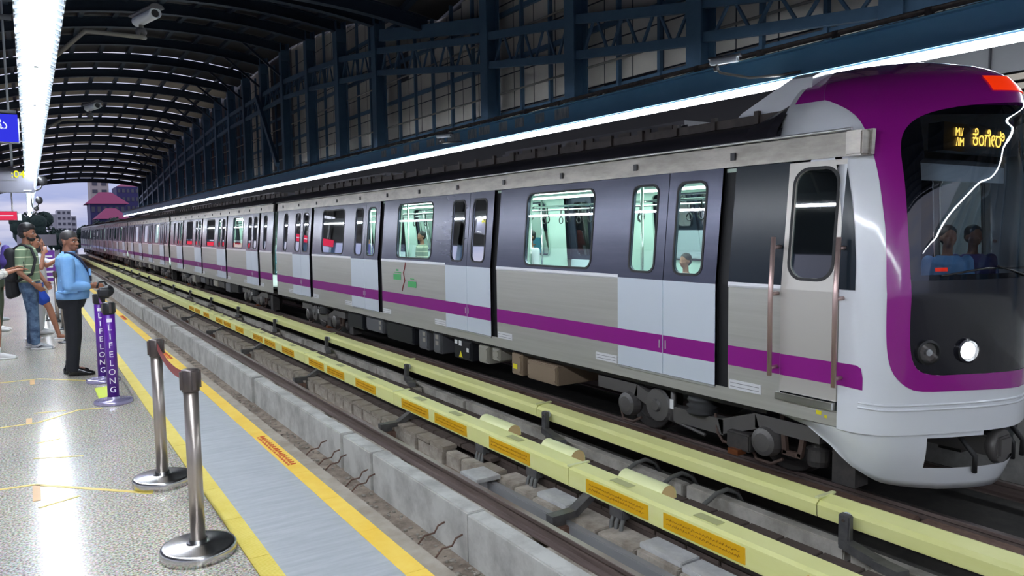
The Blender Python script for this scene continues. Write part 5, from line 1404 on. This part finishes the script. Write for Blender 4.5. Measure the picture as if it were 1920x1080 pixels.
# ---------- the guard (faces the track, +x; local frame then placed)
GX, GY, GZ = .38, 10.12, 0
t = thing('person', 'person in light blue shirt and black trousers holding the purple barrier post', 'person', (GX, GY, 0))
G = lambda x, y, z: Vector((GX+x, GY+y, z))
K = .96
body = MB()
hd = G(.015, 0, 1.565)
T, q = head(body, hd, -.72, 1.02)
body.cap(G(-.02, 0, 1.36), G(-.005, 0, 1.50), .062, .056, 14)
body.loft([ring(G(x, 0, z), a, b) for z, x, a, b in ((.86, -.01, .115, .155), (.95, .01, .13, .155), (1.08, .03, .140, .15), (1.2, .02, .13, .155), (1.32, -.01, .12, .17), (1.40, -.03, .08, .12), (1.43, -.03, .05, .07))])
for s in (-1, 1):
    body.cap(G(-.005, s*.085, .90), G(.0, s*.09, .48), .088, .058, 14); body.cap(G(.0, s*.09, .48), G(-.04, s*.09, .09), .055, .040, 14); body.cap(G(-.04, s*.09, .07), G(.08, s*.10, .04), .034, .028, 10)
SR, ER, WR = G(-.03, -.195, 1.345), G(-.03, -.235, 1.06), G(.215, -.12, 1.045)
SL, EL, WL = G(-.03, .195, 1.345), G(.0, .235, 1.07), G(.22, .10, 1.04)
arm_chain(body, SR, ER, WR); arm_chain(body, SL, EL, WL)
hand(body, WR, (1, .35, -.02), (0, -.8, .5), (0, .5, 1), .55); hand(body, WL, (1, -.35, -.1), (0, .8, .4), (0, -.5, 1), .6)
bo = remesh(body, 'body', 'skin_brown', t, .0065, 2)
face_bits(T, q, bo, 1.02)
hr = MB(); hr.ell(T((-.014, 0, .060)), (.099, .082, .078), 18, 0, q); hr.ell(T((-.055, 0, .005)), (.062, .077, .070), 16, 0, q)
for s in (-1, 1): hr.ell(T((.0, s*.062, .045)), (.045, .018, .035), 12, 0, q)
remesh(hr, 'hair', 'hair_grey', bo, .006, 1)
sh = MB()
sh.loft([ring(G(x, 0, z), a, b, 24) for z, x, a, b in ((.93, .01, .150, .172), (.97, .015, .165, .182), (1.0, .025, .166, .180), (1.08, .038, .170, .176), (1.18, .032, .160, .178), (1.30, .0, .148, .190), (1.38, -.025, .115, .160), (1.425, -.025, .075, .09), (1.44, -.02, .066, .07))])
sh.cap(SR, ER, .078, .066, 14); sh.cap(ER, G(.15, -.16, 1.045), .068, .050, 14); sh.cap(SL, EL, .078, .066, 14); sh.cap(EL, G(.15, .14, 1.045), .068, .050, 14)
sh.cap(G(-.03, -.13, 1.36), SR, .075, .078, 12); sh.cap(G(-.03, .13, 1.36), SL, .075, .078, 12)
for (a, b, r) in ((G(-.10, -.20, 1.12), G(-.04, -.28, 1.03), .016), (G(-.08, -.27, 1.0), G(.05, -.235, .99), .018), (G(.02, -.25, 1.09), G(.10, -.21, 1.0), .014), (G(.03, -.17, 1.25), G(.12, -.13, 1.12), .012), (G(-.13, -.15, 1.0), G(.0, -.18, .96), .016)): sh.cap(a, b, r, r*.7, 8)
so = remesh(sh, 'shirt', 'shirt_blue', bo, .007, 2)
MB().loft([ring(G(.010, 0, .900), .164, .186, 28), ring(G(.012, 0, .925), .172, .193, 28), ring(G(.016, 0, .985), .176, .192, 28), ring(G(.02, 0, .998), .164, .180, 28)]).build('hem_band', 'shirt_blue', so)
col = MB(); col.loft([ring(G(-.01, 0, 1.405), .078, .078), ring(G(-.004, 0, 1.455), .070, .068)]); col.build('collar', 'shirt_blue', so)
MB().box(GX+.185, GX+.21, GY-.12, GY-.03, 1.17, 1.25, 0, .008).build('pocket', 'shirt_blue', so)
ln = MB(); ln.tube([G(-.05, -.075, 1.445), G(.03, -.085, 1.435), G(.11, -.10, 1.36), G(.165, -.06, 1.26), G(.20, -.03, 1.17)], .013, 8); ln.tube([G(-.05, .075, 1.445), G(.03, .08, 1.435), G(.12, .06, 1.34), G(.195, -.01, 1.2)], .011, 8); ln.box(GX+.195, GX+.215, GY-.055, GY-.005, 1.10, 1.17, 0, .004); ln.build('lanyard', 'lanyard', so)
tr = MB()
tr.loft([ring(G(x, 0, z), a, b, 22) for z, x, a, b in ((.80, -.01, .13, .165), (.88, -.005, .155, .175), (.95, .01, .160, .175), (.975, .015, .158, .174))])
for s in (-1, 1):
    tr.cap(G(-.005, s*.080, .82), G(.0, s*.09, .48), .098, .080, 14); tr.cap(G(.0, s*.09, .48), G(-.035, s*.09, .11), .080, .064, 14); tr.loft([ring(G(-.035, s*.09, .06), .070, .066, 16), ring(G(-.035, s*.09, .16), .066, .062, 16)])
remesh(tr, 'trousers', 'trouser_black', bo, .008, 2)
MB().loft([ring(G(.015, 0, .965), .166, .182, 24), ring(G(.018, 0, .995), .168, .184, 24)]).build('belt', 'black', bo)
for i, (fx, fy, w) in enumerate(((.03, -.10, -.22), (-.02, .10, .1))):
    s_ = MB(); shoe(s_, G(fx-.02, fy, 0), w, 1.02); remesh(s_, 'shoe', 'shoe_black', bo, .006, 2)
# radio / belt cassette held on top of the post
t2 = thing('belt_cassette', 'black belt reel unit on the purple post under the hands of the guard', 'belt reel', (.66, 9.40, 1.0))
mb = MB(); mb.box(.60, .73, 9.34, 9.46, .94, 1.06, 0, .02); mb.ell((.71, 9.42, 1.02), (.06, .055, .065), 14); remesh(mb, 'casing', 'black', t2, .007, 1)
MB().tube([(.60, 9.42, 1.06), (.62, 9.45, 1.12), (.68, 9.47, 1.12), (.72, 9.44, 1.05)], .012, 8).build('strap', 'black', t2)

# ---------- generic standing figure
def figure(lab, x, y, yaw, H=1.72, skin='skin_tan', top='white_cloth', bottom='jeans', shoes='shoe_white', hair='short', arms=None, legs=None, bare_leg=0, sleeve=1.0, grp=None, detail=True, topz=.93, skirt=None, rate=.009):
    k = H/1.72; t = thing('person', lab, 'person', (x, y, 0), grp); c, s = math.cos(yaw), math.sin(yaw)
    P = lambda a, b, z: Vector((x+(a*c-b*s)*k, y+(a*s+b*c)*k, z*k))
    def rg(z, xo, a, b, n=20):
        return [P(xo+a*math.cos(2*PI*i/n), b*math.sin(2*PI*i/n), z) for i in range(n)]
    B = MB(); T, q = head(B, P(.015, 0, 1.60), yaw+(.0), k)
    B.cap(P(-.02, 0, 1.40), P(-.005, 0, 1.53), .055*k, .05*k, 12)
    B.loft([rg(z, xo, a, b) for z, xo, a, b in ((.86, -.01, .10, .15), (.95, .0, .105, .15), (1.08, .0, .095, .135), (1.2, .0, .10, .14), (1.34, -.01, .10, .16), (1.42, -.02, .06, .10))])
    A = arms or {}; dflt = {-1: ((-.02, -.185, 1.37), (-.04, -.215, 1.09), (.02, -.21, .86)), 1: ((-.02, .185, 1.37), (-.04, .215, 1.09), (.02, .21, .86))}
    Lg = legs or {-1: ((0, -.085, .90), (.01, -.09, .49), (-.03, -.09, .08), 0), 1: ((0, .085, .90), (.01, .09, .49), (-.03, .09, .08), 0)}
    ar = {}
    for sd in (-1, 1):
        S_, E_, W_ = [P(*p) for p in (A.get(sd) or dflt[sd])]; ar[sd] = (S_, E_, W_)
        arm_chain(B, S_, E_, W_, (.045*k, .036*k, .026*k)); d = (W_-E_); hand(B, W_, d, P(0, sd, 0)-P(0, 0, 0) if abs(d.normalized().z) > .5 else (0, 0, 1), (0, 0, 1) if abs(d.normalized().z) < .5 else P(1, 0, 0)-P(0, 0, 0), .5, k)
        h_, kn, an, w = Lg[sd]; h_, kn, an = P(*h_), P(*kn), P(*an)
        B.cap(h_, kn, .082*k, .052*k, 12); B.cap(kn, kn.lerp(an, .35), .050*k, .052*k, 12); B.cap(kn.lerp(an, .35), an, .050*k, .032*k, 12)
        if shoes == 'bare': 
            f = Vector((math.cos(yaw+w), math.sin(yaw+w), 0)); B.cap(an+Vector((0, 0, -.03)), an+f*.13*k+Vector((0, 0, -.05)), .034*k, .026*k, 10)
            for i in range(5): B.cap(an+f*.13*k+Vector((-f.y, f.x, 0))*(.026-.013*i)+Vector((0, 0, -.055)), an+f*(.17-.006*i)*k+Vector((-f.y, f.x, 0))*(.026-.013*i)+Vector((0, 0, -.06)), .010, .008, 6)
    bo = remesh(B, 'body', skin, t, rate, 2)
    if detail: face_bits(T, q, bo, k)
    S = MB(); S.loft([rg(z, xo, a, b, 22) for z, xo, a, b in ((topz, 0, .125, .172), (.97, .0, .13, .172), (1.08, .0, .122, .160), (1.2, .0, .125, .165), (1.34, -.01, .122, .178), (1.42, -.02, .08, .11), (1.45, -.02, .058, .062))])
    for sd in (-1, 1):
        S_, E_, W_ = ar[sd]
        S.cap(P(-.02, sd*.12, 1.375), S_, .068*k, .066*k, 12)
        if sleeve <= 1: S.cap(S_, S_.lerp(E_, sleeve), .068*k, .062*k, 12)
        else: S.cap(S_, E_, .068*k, .060*k, 12); S.cap(E_, E_.lerp(W_, sleeve-1), .058*k, .048*k, 12)
    so = remesh(S, 'shirt', top, bo, rate, 2)
    Q = MB(); Q.loft([rg(z, 0, a, b, 22) for z, a, b in ((.80, .115, .158), (.90, .13, .165), (.96, .125, .162))])
    for sd in (-1, 1):
        h_, kn, an, w = Lg[sd]; h_, kn, an = P(*h_), P(*kn), P(*an)
        if bare_leg: Q.cap(h_, h_.lerp(kn, 1-bare_leg), .098*k, .092*k, 12)
        else: Q.cap(h_, kn, .095*k, .072*k, 12); Q.cap(kn, an.lerp(kn, .06), .070*k, .058*k, 12)
    remesh(Q, 'shorts' if bare_leg else 'trousers', bottom, bo, rate, 2)
    for sd in (-1, 1):
        an = P(*Lg[sd][2]); w = Lg[sd][3]
        if shoes != 'bare':
            z = MB(); shoe(z, (an.x+.03*math.cos(yaw+w), an.y+.03*math.sin(yaw+w), max(0, an.z-.08*k)), yaw+w, k); so2 = remesh(z, 'shoe', shoes, bo, .007, 1)
            if detail:
                z = MB(); R2 = lambda u, v: (an.x+.03*math.cos(yaw+w)+u*math.cos(yaw+w)-v*math.sin(yaw+w), an.y+.03*math.sin(yaw+w)+u*math.sin(yaw+w)+v*math.cos(yaw+w))
                pts = [R2(u*k, v*k) for u, v in ((-.09, -.03), (-.03, -.045), (.08, -.05), (.16, -.04), (.185, 0), (.16, .04), (.08, .05), (-.03, .045), (-.09, .03))]
                zb = max(0, an.z-.08*k); z.loft([[(a, b, zb+.001) for a, b in pts], [(a, b, zb+.026) for a, b in pts]]); z.build('sole', 'shoe_white', so2)
        else:
            f = Vector((math.cos(yaw+w), math.sin(yaw+w), 0)); z = MB(); z.bar(an+f*-.06+Vector((0, 0, -.085*k+.012)), an+f*.19+Vector((0, 0, -.085*k+.012)), .08, .018); s4 = z.build('sandal', 'label_white', bo)
            z = MB(); z.tube([an+f*.10+Vector((-f.y, f.x, 0))*.04+Vector((0, 0, -.065)), an+f*.10+Vector((0, 0, -.022)), an+f*.10-Vector((-f.y, f.x, 0))*.04+Vector((0, 0, -.065))], .008, 6); z.build('sandal_strap', 'box_beige', s4)
    Hh = MB(); Hh.ell(T((-.024, 0, .052)), (.098*k, .086*k, .086*k), 16, 0, q); Hh.ell(T((-.050, 0, .0)), (.066*k, .080*k, .078*k), 14, 0, q)
    if hair == 'long':
        Hh.ell(T((-.06, 0, -.06)), (.062*k, .088*k, .12*k), 14, 0, q); Hh.ell(T((-.07, 0, -.17)), (.05*k, .082*k, .13*k), 14, 0, q)
        for s_ in (-1, 1): Hh.ell(T((.012, s_*.075, -.05)), (.04*k, .02*k, .11*k), 12, 0, q)
    if hair == 'full':
        Hh.ell(T((-.01, 0, .085)), (.10*k, .088*k, .07*k), 14, 0, q); Hh.ell(T((.05, 0, .085)), (.05*k, .06*k, .035*k), 12, 0, q)
    if hair == 'bun': Hh.ell(T((-.115, 0, .04)), (.045*k, .045*k, .045*k), 12, 0, q)
    remesh(Hh, 'hair', 'hair_black', bo, .008, 1)
    return t, bo, so, P, T, q, k
# man in striped green polo, arm hanging with hand by the pocket
t, bo, so, P, T, q, k = figure('bearded person in striped green polo and blue jeans with a backpack', -.03, 12.85, -.30, 1.80, 'skin_brown', 'polo_green', 'jeans', 'shoe_grey', 'full',
    arms={-1: ((-.02, -.20, 1.36), (-.035, -.235, 1.07), (.12, -.20, .91)), 1: ((-.02, .19, 1.36), (.02, .22, 1.09), (.14, .18, .92))},
    legs={-1: ((.0, -.085, .90), (.05, -.10, .49), (.06, -.10, .08), .0), 1: ((-.01, .085, .90), (-.02, .10, .49), (-.06, .11, .08), .0)}, sleeve=.62)
z = MB(); z.ell(T((.050, 0, -.075)), (.044, .050, .038), 14, 0, q); z.ell(T((.02, 0, -.060)), (.045, .062, .045), 14, 0, q); z.ell(T((.080, 0, -.045)), (.014, .026, .006), 10, 0, q); remesh(z, 'beard', 'hair_black', bo, .006, 1)
z = MB(); z.cap(P(-.19, -.02, 1.02), P(-.19, -.02, 1.32), .10, .10, 14); z.cap(P(-.20, .03, .80), P(-.18, .02, 1.05), .085, .10, 14); z.cap(P(-.24, .0, .76), P(-.23, 0, 1.0), .06, .07, 12)
bp = remesh(z, 'backpack', 'bag_black', bo, .009, 2)
z = MB(); z.cap(P(-.26, -.05, 1.22), P(-.27, .03, 1.40), .075, .055, 14); z.cap(P(-.28, 0, 1.10), P(-.28, .06, 1.30), .06, .06, 12); remesh(z, 'purple_pouch', 'bag_purple', bp, .009, 2)
z = MB(); z.tube([P(-.12, -.14, 1.39), P(-.02, -.155, 1.455), P(.09, -.145, 1.40), P(.132, -.13, 1.25), P(.09, -.175, 1.05), P(-.10, -.16, .95)], .020, 8); z.build('strap', 'bag_black', bp)
MB().tube([P(.105+.02*math.cos(a), -.20+.026*math.sin(a), .945) for a in [2*PI*i/12 for i in range(13)]], .010, 6).build('wristwatch', 'chrome', bo)
z = MB(); z.tube([P(.07, -.150, .045), P(.10, -.152, .040), P(.14, -.150, .055), P(.18, -.146, .070)], [.004, .009, .006, .002], 6); z.build('swoosh_mark', 'box_black', bo)
# woman with plaid overshirt at the left frame edge, holding a phone up
t, bo, so, P, T, q, k = figure('person in white plaid overshirt, olive shorts and white sneakers at the left edge', -.50, 12.1, .05, 1.72, 'skin_tan', 'plaid', 'shorts_olive', 'shoe_white', 'long',
    arms={-1: ((-.02, -.19, 1.36), (.05, -.24, 1.10), (.30, -.14, 1.18)), 1: ((-.02, .18, 1.36), (.06, .21, 1.10), (.30, .06, 1.20))},
    legs={-1: ((.02, -.085, .90), (.07, -.09, .49), (.06, -.10, .08), -.15), 1: ((-.01, .085, .90), (-.02, .09, .49), (-.06, .10, .08), .1)}, bare_leg=.42, sleeve=1.55, topz=.80)
MB().box(P(.42, 0, 0).x-.004, P(.42, 0, 0).x+.006, P(0, -.09, 0).y-.03, P(0, -.09, 0).y+.04, 1.16, 1.30, 0, .003).build('phone', 'black', bo)
z = MB()
for sd, an in ((-1, (.06, -.10, .10)), (1, (-.06, .10, .10))): z.cap(P(*an), P(an[0], an[1], .17), .040, .038, 12)
z.build('sock', 'shoe_white', bo)
# person behind: phone hand at the ear, blue shorts, leg forward in sandals
t, bo, so, P, T, q, k = figure('person in blue shorts and sandals with one hand raised to the head', .03, 13.9, -.15, 1.66, 'skin_tan', 'white_cloth', 'shorts_blue', 'bare', 'full',
    arms={-1: ((.0, -.18, 1.36), (.14, -.20, 1.18), (.17, -.13, 1.40)), 1: ((.0, .18, 1.36), (.16, .20, 1.20), (.33, .14, 1.30))},
    legs={-1: ((.0, -.085, .90), (.20, -.09, .53), (.31, -.09, .085), .05), 1: ((-.02, .085, .90), (-.06, .09, .49), (-.14, .10, .085), 0)}, bare_leg=.35, sleeve=.55)
MB().box(P(.16, -.10, 0).x-.005, P(.16, -.10, 0).x+.005, P(.16, -.12, 0).y-.03, P(.16, -.12, 0).y+.03, 1.40, 1.54, 0, .003).build('phone', 'black', bo)
# person with an outstretched arm in a white kurta
figure('person in a long white top stretching one arm towards the track', .10, 14.7, -.1, 1.62, 'skin_tan', 'white_cloth', 'white_cloth', 'shoe_white', 'long',
    arms={-1: ((.0, -.18, 1.34), (.20, -.16, 1.26), (.42, -.12, 1.37)), 1: ((-.02, .185, 1.37), (-.04, .215, 1.09), (.02, .21, .86))}, topz=.72, sleeve=1.3, detail=False)
# farther people in the crowd
figure('person in dark clothes waiting behind the one in plaid overshirt', -.52, 15.6, -.2, 1.65, 'skin_brown', 'jeans_dark', 'shorts_olive', 'shoe_white', 'long', detail=False, rate=.012)
figure('person in pale top and dark jeans at the back of the crowd', -.60, 17.6, .3, 1.68, 'skin_brown', 'white_cloth', 'jeans_dark', 'shoe_grey', 'short', detail=False, rate=.012)
figure('person in purple top at the back beside the purple banner', .05, 18.8, .1, 1.60, 'skin_brown', 'bag_purple', 'jeans_dark', 'shoe_grey', 'long', detail=False, rate=.012)
# passengers and crew inside the train: seated against the side, standing in the aisle
def passenger(x, y, z0, yaw, cl, lab, cat='person', crop=1.0, skin='skin_brown', seated=False):
    t = thing('person', lab, cat, (x, y, z0), None); c, s = math.cos(yaw), math.sin(yaw)
    P = lambda a, b, z: Vector((x+a*c-b*s, y+a*s+b*c, z0+z))
    hz = 1.18 if seated else 1.58; B = MB(); T, q = head(B, P(.01, 0, hz), yaw, .98)
    B.cap(P(-.01, 0, hz-.22), P(0, 0, hz-.08), .05, .048, 10)
    n = 16; rg = lambda z, a, b: [P(a*math.cos(2*PI*i/n), b*math.sin(2*PI*i/n), z) for i in range(n)]
    B.loft([rg(hz-.72, .10, .15), rg(hz-.5, .10, .14), rg(hz-.28, .10, .17), rg(hz-.19, .06, .1)])
    for sd in (-1, 1):
        arm_chain(B, P(0, sd*.19, hz-.25), P(.02, sd*.22, hz-.52), P(.2, sd*.12, hz-.58), (.045, .038, .03), 10); hand(B, P(.2, sd*.12, hz-.58), P(.2, sd*-.05, 0)-P(0, 0, 0), (0, 0, 1), (0, -sd, 0), .5)
        if seated: B.cap(P(0, sd*.09, hz-.70), P(.38, sd*.10, hz-.70), .08, .06, 10); B.cap(P(.38, sd*.10, hz-.70), P(.38, sd*.1, .07), .055, .04, 10); B.cap(P(.38, sd*.1, .05), P(.52, sd*.1, .04), .04, .03, 8)
        else: B.cap(P(0, sd*.09, hz-.70), P(0, sd*.09, .08), .085, .045, 10); B.cap(P(0, sd*.09, .05), P(.14, sd*.09, .04), .042, .03, 8)
    bo = remesh(B, 'body', skin, t, .014, 1)
    S = MB(); S.loft([rg(hz-.75, .13, .17), rg(hz-.5, .125, .165), rg(hz-.28, .125, .19), rg(hz-.19, .07, .11)])
    for sd in (-1, 1): S.cap(P(0, sd*.19, hz-.25), P(.02, sd*.22, hz-.50), .066, .056, 10)
    remesh(S, 'shirt', cl, bo, .014, 1)
    Q = MB()
    for sd in (-1, 1):
        if seated: Q.cap(P(0, sd*.09, hz-.68), P(.38, sd*.10, hz-.68), .095, .072, 10); Q.cap(P(.38, sd*.10, hz-.69), P(.38, sd*.1, .1), .066, .055, 10)
        else: Q.cap(P(0, sd*.09, hz-.72), P(0, sd*.09, .12), .10, .06, 10)
    remesh(Q, 'trousers', 'jeans_dark', bo, .016, 1)
    Hh = MB(); Hh.ell(T((-.024, 0, .052)), (.098, .086, .086), 14, 0, q); Hh.ell(T((-.05, 0, 0)), (.066, .08, .078), 12, 0, q); remesh(Hh, 'hair', 'hair_black', bo, .012, 1)
    return t
passenger(CX+.40, 4.16, -.10, -2.3, 'shirt_blue', 'crew member behind the windscreen, the left one of the two', skin='skin_tan')
passenger(CX+.93, 4.16, -.10, -2.2, 'bag_purple', 'crew member behind the windscreen, the right one of the two')
passenger(CX+.98, 6.15, -.10, PI, 'white_cloth', 'passenger seated across the aisle seen in the door window nearest the cab', seated=True)
passenger(CX+.98, 6.9, -.10, PI, 'polo_green', 'passenger seated beside the front door window', seated=True)
passenger(CX-.2, 9.2, -.10, 2.6, 'jeans_dark', 'passenger in dark clothes standing behind the big front window')
passenger(CX+.98, 8.5, -.10, PI, 'white_cloth', 'passenger in white seated beyond the big front window', seated=True)
passenger(CX-.1, 13.9, -.10, PI, 'belt_red', 'passenger in red standing at the second big window')
passenger(CX-.1, 11.3, -.10, PI, 'white_cloth', 'passenger in white standing behind the second pair of doors')
passenger(CX-.3, 18.6, -.10, 2.8, 'bag_purple', 'passenger in purple standing at the third big window')
passenger(CX+.0, 16.0, -.10, PI, 'polo_green', 'passenger in green standing behind the third pair of doors')
passenger(CX-.3, 20.6, -.10, PI, 'white_cloth', 'passenger in white standing behind the last doors of the leading car')
